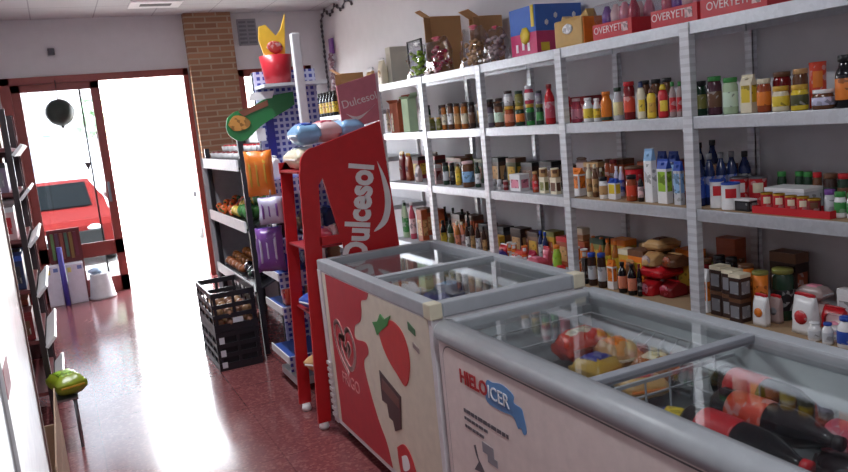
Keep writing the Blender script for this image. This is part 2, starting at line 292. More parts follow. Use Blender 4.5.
# ------------------------------------------------------------------ goods on the metal shelving
GOODS = [
 ('jar', 'glass_jar', "dark glass jar with black lid right beside the metal upright, nearest bay's upper shelf", 'jar', (2.8, 2.757, 1.473), 0.0647, 0.0647, 0.1619, ('dkgreen', 'black', 'olive'), "jar row on the nearest bay's upper shelf", {}),
 ('jar', 'glass_jar', "purple-brown spice jar with dark green lid, nearest bay's upper shelf", 'jar', (2.79, 2.657, 1.473), 0.0653, 0.0653, 0.1763, ('plum', 'green', 'brown'), "jar row on the nearest bay's upper shelf", {}),
 ('jar', 'glass_jar', "pale green spice jar with bright green lid, nearest bay's upper shelf", 'jar', (2.79, 2.565, 1.473), 0.066, 0.066, 0.1632, ('palegreen', 'green', 'mint'), "jar row on the nearest bay's upper shelf", {}),
 ('carton', 'drink_carton', "tall cream packet with yellow emblem and dark foot, nearest bay's upper shelf", 'carton', (2.809, 2.481, 1.473), 0.0609, 0.0378, 0.1679, ('cream', 'cream', 'yellow'), None, {}),
 ('jar', 'glass_jar', "red-orange preserve jar with cream lid and round label, nearest bay's upper shelf", 'jar', (2.8, 2.391, 1.473), 0.0589, 0.0589, 0.1432, ('rust', 'cream', 'orange'), "jar row on the nearest bay's upper shelf", {}),
 ('jar', 'glass_jar', "low cream jar with yellow lid, left of the dark-lettered one, nearest bay's upper shelf", 'jar', (2.78, 2.29, 1.473), 0.0674, 0.0674, 0.1053, ('cream', 'gold', 'yellow'), "jar row on the nearest bay's upper shelf", {}),
 ('jar', 'glass_jar', "yellow-labelled jar with dark lettering patch and gold lid, nearest bay's upper shelf", 'jar', (2.78, 2.199, 1.473), 0.0677, 0.0677, 0.1047, ('yellow', 'gold', 'dkolive'), "jar row on the nearest bay's upper shelf", {}),
 ('jar', 'glass_jar', "dark red jar standing behind the low cream jar, nearest bay's upper shelf", 'jar', (2.92, 2.397, 1.473), 0.0769, 0.0769, 0.165, ('dkred', 'brown', 'rust'), "jar row on the nearest bay's upper shelf", {}),
 ('jar', 'glass_jar', "brownish jar with tan lid behind the yellow-labelled jar, nearest bay's upper shelf", 'jar', (2.92, 2.304, 1.473), 0.0625, 0.0625, 0.17, ('brown', 'tan', 'olive'), "jar row on the nearest bay's upper shelf", {}),
 ('can', 'food_can', "tall red-orange tin rising behind the white-lidded jar, nearest bay's upper shelf", 'can', (2.9, 2.206, 1.473), 0.0668, 0.0668, 0.1895, ('redorange', 'redorange', 'orange'), None, {}),
 ('jar', 'glass_jar', "squat jar with white lid and pale label, nearest bay's upper shelf", 'jar', (2.778, 2.089, 1.473), 0.0847, 0.0847, 0.0774, ('brown', 'white', 'lavender'), "jar row on the nearest bay's upper shelf", {}),
 ('bottle', 'bottle', "black sauce bottle with pale neck and orange label, nearest bay's upper shelf", 'bottle', (2.8, 2.006, 1.473), 0.0791, 0.0791, 0.202, ('black', 'black', 'orange'), None, {}),
 ('bottle', 'bottle', "dark blue bottle nearest the metal upright, nearest bay's middle shelf", 'bottle', (2.8, 2.781, 1.036), 0.052, 0.052, 0.2533, ('navy', 'grey', 'blue'), "bottle row on the nearest bay's middle shelf", {}),
 ('bottle', 'bottle', "dark blue bottle second from the metal upright, nearest bay's middle shelf", 'bottle', (2.854, 2.769, 1.036), 0.0522, 0.0522, 0.2494, ('navy', 'grey', 'blue'), "bottle row on the nearest bay's middle shelf", {}),
 ('bottle', 'bottle', "dark blue bottle third from the metal upright, nearest bay's middle shelf", 'bottle', (2.908, 2.747, 1.036), 0.0522, 0.0522, 0.2495, ('navy', 'grey', 'blue'), "bottle row on the nearest bay's middle shelf", {}),
 ('bottle', 'bottle', "dark blue bottle fourth from the metal upright, nearest bay's middle shelf", 'bottle', (2.961, 2.73, 1.036), 0.0522, 0.0522, 0.2496, ('navy', 'grey', 'blue'), "bottle row on the nearest bay's middle shelf", {}),
 ('bottle', 'bottle', "dark blue bottle farthest right, with a black cap, nearest bay's middle shelf", 'bottle', (3.017, 2.701, 1.036), 0.057, 0.057, 0.2447, ('navy', 'black', 'dkgrey'), "bottle row on the nearest bay's middle shelf", {}),
 ('bottle', 'bottle', "taller dark bottle with black cap at back left, nearest bay's middle shelf", 'bottle', (3.0, 2.975, 1.036), 0.0554, 0.0554, 0.29, ('navy', 'black', 'navy'), "bottle row on the nearest bay's middle shelf", {}),
 ('bottle', 'bottle', "taller dark bottle with black cap, right of its twin, nearest bay's middle shelf", 'bottle', (3.03, 2.915, 1.036), 0.06, 0.06, 0.3, ('navy', 'black', 'navy'), "bottle row on the nearest bay's middle shelf", {}),
 ('can', 'food_can', "white tin with red emblem and blue lid, left one, nearest bay's middle shelf", 'can', (2.79, 2.665, 1.036), 0.0644, 0.0644, 0.1328, ('white', 'blue', 'red'), "can row on the nearest bay's middle shelf", {}),
 ('can', 'food_can', "white tin with red emblem and blue lid, right one, nearest bay's middle shelf", 'can', (2.78, 2.573, 1.036), 0.0849, 0.0849, 0.1243, ('white', 'blue', 'red'), "can row on the nearest bay's middle shelf", {}),
 ('box', 'packet_box', "flat black tin with white lid at the shelf edge, nearest bay's middle shelf", 'box', (2.78, 2.488, 1.036), 0.0822, 0.0509, 0.0543, ('black', 'white', 'dkgrey'), "box row on the nearest bay's middle shelf", {}),
 ('can', 'food_can', "red tin with grey lid behind the white tins, nearest bay's middle shelf", 'can', (2.93, 2.658, 1.036), 0.0887, 0.0887, 0.13, ('red', 'grey', 'white'), "can row on the nearest bay's middle shelf", {}),
 ('can', 'food_can', "red tin with grey lid beside the back metal post, nearest bay's middle shelf", 'can', (2.95, 2.567, 1.036), 0.0822, 0.0822, 0.1319, ('red', 'grey', 'cream'), "can row on the nearest bay's middle shelf", {}),
 ('can', 'food_can', "red tin with gold top, first from left in the red tray, nearest bay's middle shelf", 'can', (2.8, 2.391, 1.036), 0.0516, 0.0516, 0.0842, ('red', 'gold', 'cream'), "can row on the nearest bay's middle shelf", {}),
 ('can', 'food_can', "red tin with gold top, second from left in the red tray, nearest bay's middle shelf", 'can', (2.8, 2.328, 1.036), 0.0507, 0.0507, 0.0828, ('red', 'gold', 'cream'), "can row on the nearest bay's middle shelf", {}),
 ('can', 'food_can', "red tin with gold top, third from left in the red tray, nearest bay's middle shelf", 'can', (2.8, 2.267, 1.036), 0.0499, 0.0499, 0.0772, ('red', 'gold', 'cream'), "can row on the nearest bay's middle shelf", {}),
 ('can', 'food_can', "red tin with gold top, fourth from left in the red tray, nearest bay's middle shelf", 'can', (2.8, 2.209, 1.036), 0.0491, 0.0491, 0.0759, ('red', 'gold', 'cream'), "can row on the nearest bay's middle shelf", {}),
 ('can', 'food_can', "red tin with gold top, rightmost in the red tray, nearest bay's middle shelf", 'can', (2.8, 2.156, 1.036), 0.0523, 0.0523, 0.0705, ('dkred', 'gold', 'brown'), "can row on the nearest bay's middle shelf", {}),
 ('box', 'packet_box', "long white box behind the red tins, nearest bay's middle shelf", 'box', (2.932, 2.36, 1.036), 0.2045, 0.1268, 0.095, ('palegrey', 'white', 'palegrey'), "box row on the nearest bay's middle shelf", {}),
 ('jar', 'glass_jar', "green-lidded jar at the back, leftmost of the three, nearest bay's middle shelf", 'jar', (3.01, 2.484, 1.036), 0.0404, 0.0404, 0.15, ('dkgreen', 'green', 'dkolive'), "jar row on the nearest bay's middle shelf", {}),
 ('jar', 'glass_jar', "green-lidded jar at the back, middle of the three, nearest bay's middle shelf", 'jar', (3.034, 2.409, 1.036), 0.0398, 0.0398, 0.15, ('dkgreen', 'green', 'dkolive'), "jar row on the nearest bay's middle shelf", {}),
 ('jar', 'glass_jar', "green-lidded jar at the back, rightmost of the three, nearest bay's middle shelf", 'jar', (3.022, 2.355, 1.036), 0.0393, 0.0393, 0.15, ('dkgreen', 'green', 'dkolive'), "jar row on the nearest bay's middle shelf", {}),
 ('jar', 'glass_jar', "red-lidded jar at the back, right of the green lids, nearest bay's middle shelf", 'jar', (3.016, 2.304, 1.036), 0.0387, 0.0387, 0.15, ('brown', 'red', 'brown'), "jar row on the nearest bay's middle shelf", {}),
 ('jar', 'glass_jar', "wide dark jar at the back with brownish lid, nearest bay's middle shelf", 'jar', (3.0, 2.227, 1.036), 0.059, 0.059, 0.15, ('dkbrown', 'brown', 'dkgreen'), "jar row on the nearest bay's middle shelf", {}),
 ('jar', 'glass_jar', "red-lidded jar at the back near the purple-capped shaker, nearest bay's middle shelf", 'jar', (3.0, 2.165, 1.036), 0.0497, 0.0497, 0.15, ('dkgreen', 'red', 'brown'), "jar row on the nearest bay's middle shelf", {}),
 ('jar', 'glass_jar', "white shaker with a purple cap, nearest bay's middle shelf", 'jar', (2.83, 2.106, 1.036), 0.0439, 0.0439, 0.107, ('palegrey', 'purple', 'palegrey'), "jar row on the nearest bay's middle shelf", {}),
 ('jar', 'glass_jar', "white spice jar with green cap beside the purple shaker, nearest bay's middle shelf", 'jar', (2.8, 2.038, 1.036), 0.0448, 0.0448, 0.1043, ('white', 'green', 'green'), "jar row on the nearest bay's middle shelf", {}),
 ('jar', 'glass_jar', "white spice jar with green cap farthest right, nearest bay's middle shelf", 'jar', (2.8, 1.985, 1.036), 0.0422, 0.0422, 0.1027, ('white', 'green', 'green'), "jar row on the nearest bay's middle shelf", {}),
 ('carton', 'drink_carton', "white and orange carton at left of the brown cartons, nearest bay's lower shelf", 'carton', (2.786, 2.76, 0.508), 0.0516, 0.032, 0.217, ('white', 'white', 'orange'), None, {}),
 ('box', 'packet_box', "brown milk carton with grey window, lower left of six, nearest bay's lower shelf", 'box', (2.805, 2.678, 0.508), 0.068, 0.07, 0.1215, ('dkbrown', 'brown', 'grey'), "box row on the nearest bay's lower shelf", {}),
 ('box', 'packet_box', "brown milk carton with grey window, lower middle of six, nearest bay's lower shelf", 'box', (2.805, 2.605, 0.508), 0.068, 0.07, 0.1146, ('dkbrown', 'brown', 'grey'), "box row on the nearest bay's lower shelf", {}),
 ('box', 'packet_box', "brown milk carton with grey window, lower right of six, nearest bay's lower shelf", 'box', (2.775, 2.535, 0.508), 0.068, 0.07, 0.1125, ('dkbrown', 'brown', 'grey'), "box row on the nearest bay's lower shelf", {}),
 ('box', 'packet_box', "brown milk carton with white top, upper left of six, nearest bay's lower shelf", 'box', (2.805, 2.678, 0.631), 0.068, 0.07, 0.1207, ('dkbrown', 'cream', 'grey'), "box row on the nearest bay's lower shelf", {}),
 ('box', 'packet_box', "brown milk carton with white top, upper middle of six, nearest bay's lower shelf", 'box', (2.805, 2.605, 0.624), 0.068, 0.07, 0.1186, ('dkbrown', 'cream', 'grey'), "box row on the nearest bay's lower shelf", {}),
 ('box', 'packet_box', "brown milk carton with white top, upper right of six, nearest bay's lower shelf", 'box', (2.775, 2.535, 0.622), 0.068, 0.07, 0.1165, ('dkbrown', 'cream', 'grey'), "box row on the nearest bay's lower shelf", {}),
 ('jar', 'glass_jar', "black-lidded dark jar behind the brown cartons, left one, nearest bay's lower shelf", 'jar', (2.95, 2.819, 0.508), 0.0594, 0.0594, 0.25, ('black', 'black', 'dkgreen'), "jar row on the nearest bay's lower shelf", {}),
 ('jar', 'glass_jar', "black-lidded dark jar behind the brown cartons, right one, nearest bay's lower shelf", 'jar', (2.95, 2.741, 0.508), 0.0583, 0.0583, 0.25, ('black', 'black', 'dkgreen'), "jar row on the nearest bay's lower shelf", {}),
 ('jar', 'glass_jar', "dark red jar behind the white and orange carton, nearest bay's lower shelf", 'jar', (2.95, 2.91, 0.508), 0.0658, 0.0658, 0.22, ('dkred', 'brown', 'rust'), "jar row on the nearest bay's lower shelf", {}),
 ('tub', 'plastic_tub', "tall orange tub with dark rim, left one, nearest bay's lower shelf", 'tub', (2.92, 2.625, 0.508), 0.0707, 0.0707, 0.235, ('orange', 'brown', 'orange'), "tub row on the nearest bay's lower shelf", {}),
 ('tub', 'plastic_tub', "tall orange tub with olive lid, right one, nearest bay's lower shelf", 'tub', (2.847, 2.48, 0.508), 0.0723, 0.0723, 0.235, ('orange', 'olive', 'orange'), "tub row on the nearest bay's lower shelf", {}),
 ('box', 'packet_box', "reddish brown box high at the back left, nearest bay's lower shelf", 'box', (3.037, 2.822, 0.508), 0.1234, 0.0765, 0.33, ('rust', 'rust', 'brown'), "box row on the nearest bay's lower shelf", {}),
 ('jar', 'glass_jar', "big dark green jar with olive lid, nearest bay's lower shelf", 'jar', (2.935, 2.43, 0.508), 0.099, 0.099, 0.24, ('dkgreen', 'olive', 'black'), "jar row on the nearest bay's lower shelf", {}),
 ('bag', 'food_bag', "grey-pink rice bag, lower of two stacked, nearest bay's lower shelf", 'bag', (2.992, 2.309, 0.508), 0.1367, 0.0847, 0.1, ('greypink', 'greypink', 'pink'), "bag row on the nearest bay's lower shelf", {}),
 ('bag', 'food_bag', "grey-pink rice bag, upper of two stacked, nearest bay's lower shelf", 'bag', (2.991, 2.309, 0.609), 0.1325, 0.0822, 0.07, ('greypink', 'palegrey', 'pink'), "bag row on the nearest bay's lower shelf", {}),
 ('bag', 'food_bag', "white coffee pack with red top and orange emblem, nearest bay's lower shelf", 'bag', (2.788, 2.426, 0.508), 0.0704, 0.0437, 0.15, ('white', 'red', 'orange'), "bag row on the nearest bay's lower shelf", {}),
 ('bag', 'food_bag', "greyish coffee pack with red top behind the orange-emblem pack, nearest bay's lower shelf", 'bag', (2.865, 2.412, 0.508), 0.0591, 0.0367, 0.1332, ('greypink', 'red', 'grey'), "bag row on the nearest bay's lower shelf", {}),
 ('bag', 'food_bag', "large white pack with red top and round red emblem, nearest bay's lower shelf", 'bag', (2.822, 2.224, 0.508), 0.1031, 0.0639, 0.1807, ('white', 'red', 'red'), "bag row on the nearest bay's lower shelf", {}),
 ('bag', 'food_bag', "long red pack lying behind the large white pack, nearest bay's lower shelf", 'bag', (2.964, 2.189, 0.508), 0.1004, 0.0622, 0.1, ('red', 'red', 'dkred'), "bag row on the nearest bay's lower shelf", {}),
 ('bag', 'food_bag', "pale pink clear bag beside the large white pack, nearest bay's lower shelf", 'bag', (2.885, 2.114, 0.508), 0.0967, 0.06, 0.0924, ('palepink', 'palepink', 'pink'), "bag row on the nearest bay's lower shelf", {}),
 ('bottle', 'bottle', "small translucent white bottle at the shelf edge, nearest bay's lower shelf", 'bottle', (2.763, 2.136, 0.508), 0.053, 0.053, 0.0799, ('white', 'white', 'palegrey'), "bottle row on the nearest bay's lower shelf", {}),
 ('bottle', 'bottle', "small white bottle with blue cap at the shelf edge, nearest bay's lower shelf", 'bottle', (2.758, 2.071, 0.508), 0.0441, 0.0441, 0.0909, ('white', 'blue', 'palegrey'), "bottle row on the nearest bay's lower shelf", {}),
 ('jar', 'glass_jar', "tiny white-lidded jar at the front edge, nearest bay's lower shelf", 'jar', (2.818, 2.072, 0.508), 0.0723, 0.0723, 0.058, ('palepink', 'white', 'white'), "jar row on the nearest bay's lower shelf", {}),
 ('bottle', 'bottle', "white bottle with blue cap and blue label, nearest bay's lower shelf", 'bottle', (2.771, 1.996, 0.508), 0.0707, 0.0707, 0.1295, ('white', 'blue', 'blue'), "bottle row on the nearest bay's lower shelf", {}),
 ('box', 'packet_box', "white box at far right behind the clear bag, nearest bay's lower shelf", 'box', (3.022, 2.163, 0.508), 0.0809, 0.0501, 0.17, ('white', 'white', 'palegrey'), "box row on the nearest bay's lower shelf", {}),
 ('box', 'packet_box', "dark brown box at the back behind the rice bags, nearest bay's lower shelf", 'box', (3.03, 2.472, 0.508), 0.1444, 0.0895, 0.3, ('dkbrown', 'brown', 'rust'), "box row on the nearest bay's lower shelf", {}),
 ('box', 'packet_box', "wide dark red box standing at the back, second bay's upper shelf", 'box', (3.011, 3.922, 1.473), 0.2051, 0.1272, 0.15, ('dkred', 'dkred', 'red'), None, {}),
 ('jar', 'glass_jar', "red jar hard against the left upright, second bay's upper shelf", 'jar', (2.8, 3.81, 1.473), 0.0465, 0.0465, 0.1559, ('red', 'red', 'dkred'), "jar row on the second bay's upper shelf", {}),
 ('bottle', 'bottle', "rosy sauce bottle with whitish top, second bay's upper shelf", 'bottle', (2.79, 3.705, 1.473), 0.0626, 0.0626, 0.1409, ('rose', 'palepink', 'pink'), "bottle row on the second bay's upper shelf", {}),
 ('bottle', 'bottle', "white bottle with yellow label, left of two, second bay's upper shelf", 'bottle', (2.79, 3.597, 1.473), 0.0557, 0.0557, 0.1378, ('white', 'white', 'yellow'), "bottle row on the second bay's upper shelf", {}),
 ('bottle', 'bottle', "white bottle with yellow label, right of two, second bay's upper shelf", 'bottle', (2.79, 3.518, 1.473), 0.0411, 0.0411, 0.13, ('white', 'white', 'yellow'), "bottle row on the second bay's upper shelf", {}),
 ('bottle', 'bottle', "orange juice bottle with green foot, second bay's upper shelf", 'bottle', (2.79, 3.434, 1.473), 0.0619, 0.0619, 0.161, ('orange', 'orange', 'dkgreen'), "bottle row on the second bay's upper shelf", {'foot': 1}),
 ('bottle', 'bottle', "clear bottle with dark green cap and yellowish label, second bay's upper shelf", 'bottle', (2.79, 3.335, 1.473), 0.0527, 0.0527, 0.1766, ('palegrey', 'dkgreen', 'paleyellow'), "bottle row on the second bay's upper shelf", {}),
 ('jar', 'glass_jar', "dark red sauce jar with red cap and red label, second bay's upper shelf", 'jar', (2.79, 3.243, 1.473), 0.0594, 0.0594, 0.1996, ('dkred', 'red', 'redorange'), "jar row on the second bay's upper shelf", {}),
 ('squeeze', 'squeeze_bottle', "cream mayonnaise bottle with navy cap, second bay's upper shelf", 'squeeze bottle', (2.79, 3.153, 1.473), 0.0506, 0.0506, 0.1931, ('cream', 'navy', 'yellow'), "squeeze bottle row on the second bay's upper shelf", {}),
 ('squeeze', 'squeeze_bottle', "yellow mustard squeeze bottle with dark cap, second bay's upper shelf", 'squeeze bottle', (2.79, 3.076, 1.473), 0.0548, 0.0548, 0.154, ('yellow', 'brown', 'gold'), "squeeze bottle row on the second bay's upper shelf", {}),
 ('squeeze', 'squeeze_bottle', "red ketchup squeeze bottle with yellow cap, second bay's upper shelf", 'squeeze bottle', (2.79, 2.993, 1.473), 0.0586, 0.0586, 0.1661, ('red', 'yellow', 'yellow'), "squeeze bottle row on the second bay's upper shelf", {}),
 ('bottle', 'bottle', "slim glass bottle with green cap, left of the pair, second bay's upper shelf", 'bottle', (2.79, 2.926, 1.473), 0.0336, 0.0336, 0.1734, ('greypink', 'green', 'red'), "bottle row on the second bay's upper shelf", {}),
 ('bottle', 'bottle', "slim glass bottle with green cap, right of the pair, second bay's upper shelf", 'bottle', (2.79, 2.877, 1.473), 0.0309, 0.0309, 0.1713, ('greypink', 'green', 'red'), "bottle row on the second bay's upper shelf", {}),
 ('jar', 'glass_jar', "dark-lidded jar in the back row behind the mayonnaise, second bay's upper shelf", 'jar', (2.98, 3.331, 1.473), 0.0535, 0.0535, 0.2, ('brown', 'black', 'dkbrown'), "jar row on the second bay's upper shelf", {}),
 ('jar', 'glass_jar', "dark-lidded jar in the back row behind the mustard, second bay's upper shelf", 'jar', (2.98, 3.246, 1.473), 0.0526, 0.0526, 0.2, ('brown', 'black', 'dkbrown'), "jar row on the second bay's upper shelf", {}),
 ('jar', 'glass_jar', "dark-lidded jar in the back row behind the ketchup, second bay's upper shelf", 'jar', (2.98, 3.163, 1.473), 0.0516, 0.0516, 0.2, ('brown', 'black', 'dkbrown'), "jar row on the second bay's upper shelf", {}),
 ('bag', 'food_bag', "brown-pink packet at the back left, second bay's middle shelf", 'bag', (3.0, 3.966, 1.036), 0.0975, 0.0604, 0.21, ('greypink', 'brown', 'brown'), None, {}),
 ('carton', 'drink_carton', "carton with orange upper half and white base, second bay's middle shelf", 'carton', (2.807, 3.758, 1.036), 0.0872, 0.0541, 0.1672, ('white', 'orange', 'orange'), "carton row on the second bay's middle shelf", {}),
 ('bottle', 'bottle', "slim cream bottle left of the brown bottles, second bay's middle shelf", 'bottle', (2.8, 3.642, 1.036), 0.0342, 0.0342, 0.1942, ('cream', 'cream', 'tan'), "bottle row on the second bay's middle shelf", {}),
 ('bottle', 'bottle', "slim brown bottle with cream cap, left of two, second bay's middle shelf", 'bottle', (2.8, 3.586, 1.036), 0.0339, 0.0339, 0.192, ('brown', 'cream', 'tan'), "bottle row on the second bay's middle shelf", {}),
 ('bottle', 'bottle', "slim brown bottle with cream cap, right of two, second bay's middle shelf", 'bottle', (2.88, 3.63, 1.036), 0.0316, 0.0316, 0.16, ('brown', 'cream', 'tan'), "bottle row on the second bay's middle shelf", {}),
 ('jar', 'glass_jar', "white jar with black lid on the dark tray, second bay's middle shelf", 'jar', (2.77, 3.475, 1.036), 0.0496, 0.0496, 0.1249, ('white', 'black', 'tan'), "jar row on the second bay's middle shelf", {}),
 ('carton', 'drink_carton', "low white carton with blue top, second bay's middle shelf", 'carton', (2.789, 3.406, 1.036), 0.0626, 0.0388, 0.1171, ('white', 'blue', 'yellow'), "carton row on the second bay's middle shelf", {}),
 ('bottle', 'bottle', "white nozzle bottle behind the blue-topped carton, left one, second bay's middle shelf", 'bottle', (2.9, 3.516, 1.036), 0.0309, 0.0309, 0.17, ('lavender', 'white', 'blue'), "bottle row on the second bay's middle shelf", {}),
 ('bottle', 'bottle', "white nozzle bottle behind the blue-topped carton, right one, second bay's middle shelf", 'bottle', (2.89, 3.461, 1.036), 0.0305, 0.0305, 0.17, ('lavender', 'white', 'blue'), "bottle row on the second bay's middle shelf", {}),
 ('tub', 'plastic_tub', "red tub with brown lid at the back, second bay's middle shelf", 'tub', (2.926, 3.393, 1.036), 0.1045, 0.1045, 0.17, ('red', 'brown', 'red'), None, {}),
 ('jar', 'glass_jar', "brown-red jar with black lid left of the milk cartons, second bay's middle shelf", 'jar', (2.78, 3.251, 1.036), 0.0578, 0.0578, 0.141, ('rust', 'black', 'redorange'), "jar row on the second bay's middle shelf", {}),
 ('bottle', 'bottle', "small dark bottle with pink label beside the milk cartons, second bay's middle shelf", 'bottle', (2.78, 3.18, 1.036), 0.0311, 0.0311, 0.1441, ('black', 'dkred', 'palepink'), "bottle row on the second bay's middle shelf", {}),
 ('carton', 'drink_carton', "white milk carton with pale blue gable, leftmost of three, second bay's middle shelf", 'carton', (2.788, 3.109, 1.036), 0.0577, 0.0358, 0.2816, ('white', 'skyblue', 'white'), "carton row on the second bay's middle shelf", {}),
 ('carton', 'drink_carton', "milk carton with lime green panel and blue cap, middle of three, second bay's middle shelf", 'carton', (2.791, 3.009, 1.036), 0.0674, 0.0418, 0.2295, ('white', 'blue', 'lime'), "carton row on the second bay's middle shelf", {}),
 ('carton', 'drink_carton', "milk carton with blue panel, rightmost of three, second bay's middle shelf", 'carton', (2.784, 2.903, 1.036), 0.0459, 0.0285, 0.2194, ('palegrey', 'blue', 'skyblue'), "carton row on the second bay's middle shelf", {}),
 ('carton', 'drink_carton', "blue-topped milk carton in the back row, left one, second bay's middle shelf", 'carton', (2.966, 3.208, 1.036), 0.0526, 0.0326, 0.25, ('blue', 'blue', 'skyblue'), "carton row on the second bay's middle shelf", {}),
 ('carton', 'drink_carton', "blue-topped milk carton in the back row, right one, second bay's middle shelf", 'carton', (2.962, 3.118, 1.036), 0.0584, 0.0362, 0.25, ('navy', 'blue', 'skyblue'), "carton row on the second bay's middle shelf", {}),
 ('jar', 'glass_jar', "rust-coloured jar in the back row, left one, second bay's middle shelf", 'jar', (3.0, 3.705, 1.036), 0.047, 0.047, 0.2, ('rust', 'brown', 'rust'), "jar row on the second bay's middle shelf", {}),
 ('jar', 'glass_jar', "rust-coloured jar in the back row, right one, second bay's middle shelf", 'jar', (2.966, 3.617, 1.036), 0.0463, 0.0463, 0.2, ('rust', 'dkred', 'brown'), "jar row on the second bay's middle shelf", {}),
 ('box', 'packet_box', "brown box in the back row behind the slim bottles, second bay's middle shelf", 'box', (3.021, 3.841, 1.036), 0.0672, 0.0417, 0.19, ('brown', 'brown', 'tan'), "box row on the second bay's middle shelf", {}),
 ('box', 'packet_box', "rear-row packet, first from left, second bay's middle shelf", 'box', (3.033, 3.62, 1.036), 0.12, 0.084, 0.2, ('rust', 'brown', 'tan'), "box row on the second bay's middle shelf", {}),
 ('box', 'packet_box', "rear-row packet, second from left, second bay's middle shelf", 'box', (3.022, 3.367, 1.036), 0.12, 0.084, 0.19, ('brown', 'rust', 'orange'), "box row on the second bay's middle shelf", {}),
 ('box', 'packet_box', "rear-row packet, third from left, second bay's middle shelf", 'box', (3.024, 3.103, 1.036), 0.12, 0.084, 0.2, ('dkred', 'rust', 'tan'), "box row on the second bay's middle shelf", {}),
 ('box', 'packet_box', "rear-row packet, last on the right, second bay's middle shelf", 'box', (3.018, 2.84, 1.036), 0.12, 0.084, 0.18, ('brown', 'brown', 'redorange'), "box row on the second bay's middle shelf", {}),
 ('can', 'food_can', "orange and white can, lower left of four, second bay's lower shelf", 'can', (2.8, 3.812, 0.508), 0.048, 0.048, 0.1238, ('orange', 'white', 'white'), "can row on the second bay's lower shelf", {}),
 ('can', 'food_can', "orange and white can, lower right of four, second bay's lower shelf", 'can', (2.8, 3.734, 0.508), 0.0443, 0.0443, 0.1219, ('orange', 'white', 'white'), "can row on the second bay's lower shelf", {}),
 ('can', 'food_can', "orange and white can, upper left of four, second bay's lower shelf", 'can', (2.8, 3.812, 0.633), 0.0478, 0.0478, 0.08, ('orange', 'white', 'white'), "can row on the second bay's lower shelf", {}),
 ('can', 'food_can', "orange and white can, upper right of four, second bay's lower shelf", 'can', (2.8, 3.734, 0.631), 0.0441, 0.0441, 0.0788, ('orange', 'white', 'white'), "can row on the second bay's lower shelf", {}),
 ('bottle', 'bottle', "amber juice bottle with orange cap, first of four from left, second bay's lower shelf", 'bottle', (2.98, 3.872, 0.508), 0.0462, 0.0462, 0.24, ('amber', 'orange', 'yellow'), "bottle row on the second bay's lower shelf", {}),
 ('bottle', 'bottle', "amber juice bottle with orange cap, second of four from left, second bay's lower shelf", 'bottle', (2.98, 3.792, 0.508), 0.0455, 0.0455, 0.24, ('amber', 'orange', 'yellow'), "bottle row on the second bay's lower shelf", {}),
 ('bottle', 'bottle', "amber juice bottle with orange cap, third of four from left, second bay's lower shelf", 'bottle', (2.98, 3.733, 0.508), 0.0448, 0.0448, 0.24, ('amber', 'orange', 'yellow'), "bottle row on the second bay's lower shelf", {}),
 ('bottle', 'bottle', "amber juice bottle with orange cap, last of four, second bay's lower shelf", 'bottle', (2.96, 3.639, 0.508), 0.0441, 0.0441, 0.24, ('amber', 'orange', 'yellow'), "bottle row on the second bay's lower shelf", {}),
 ('jar', 'glass_jar', "dark jar with bright blue lid, left one, second bay's lower shelf", 'jar', (2.77, 3.624, 0.508), 0.052, 0.052, 0.1966, ('dkbrown', 'blue', 'palegrey'), "jar row on the second bay's lower shelf", {}),
 ('jar', 'glass_jar', "dark jar with bright blue lid, right one, second bay's lower shelf", 'jar', (2.77, 3.535, 0.508), 0.0511, 0.0511, 0.2048, ('dkbrown', 'blue', 'palegrey'), "jar row on the second bay's lower shelf", {}),
 ('carton', 'drink_carton', "carton with orange top and white base beside black bottles, second bay's lower shelf", 'carton', (2.786, 3.466, 0.508), 0.0518, 0.0321, 0.1725, ('white', 'orange', 'orange'), None, {}),
 ('bottle', 'bottle', "black bottle with salmon label, left one, second bay's lower shelf", 'bottle', (2.77, 3.356, 0.508), 0.0493, 0.0493, 0.1749, ('black', 'black', 'salmon'), "bottle row on the second bay's lower shelf", {}),
 ('bottle', 'bottle', "black bottle with salmon label, right one, second bay's lower shelf", 'bottle', (2.77, 3.277, 0.508), 0.0485, 0.0485, 0.1721, ('black', 'black', 'salmon'), "bottle row on the second bay's lower shelf", {}),
 ('box', 'packet_box', "yellow box with cream top behind the black bottles, second bay's lower shelf", 'box', (2.97, 3.512, 0.508), 0.1306, 0.0809, 0.2, ('gold', 'cream', 'orange'), "box row on the second bay's lower shelf", {}),
 ('bag', 'food_bag', "red packet at the bottom of the bag pile, left, second bay's lower shelf", 'bag', (2.87, 3.221, 0.508), 0.1, 0.14, 0.085, ('red', 'dkred', 'pink'), "bag row on the second bay's lower shelf", {}),
 ('bag', 'food_bag', "dark red packet at the bottom of the bag pile, right, second bay's lower shelf", 'bag', (2.913, 3.113, 0.508), 0.1, 0.14, 0.085, ('dkred', 'red', 'rose'), "bag row on the second bay's lower shelf", {}),
 ('bag', 'food_bag', "long bright red packet lying across the bag pile, second bay's lower shelf", 'bag', (2.905, 3.198, 0.594), 0.181, 0.17, 0.075, ('red', 'red', 'rose'), "bag row on the second bay's lower shelf", {}),
 ('bag', 'food_bag', "tan pulse bag above the red packet, left, second bay's lower shelf", 'bag', (2.89, 3.217, 0.67), 0.1, 0.14, 0.07, ('tan', 'tan', 'greypink'), "bag row on the second bay's lower shelf", {}),
 ('bag', 'food_bag', "tan pulse bag above the red packet, right, second bay's lower shelf", 'bag', (2.93, 3.103, 0.67), 0.1, 0.14, 0.07, ('brown', 'tan', 'rust'), "bag row on the second bay's lower shelf", {}),
 ('bag', 'food_bag', "tan pulse bag topmost of the pile, second bay's lower shelf", 'bag', (2.94, 3.218, 0.741), 0.1296, 0.16, 0.07, ('tan', 'tan', 'brown'), "bag row on the second bay's lower shelf", {}),
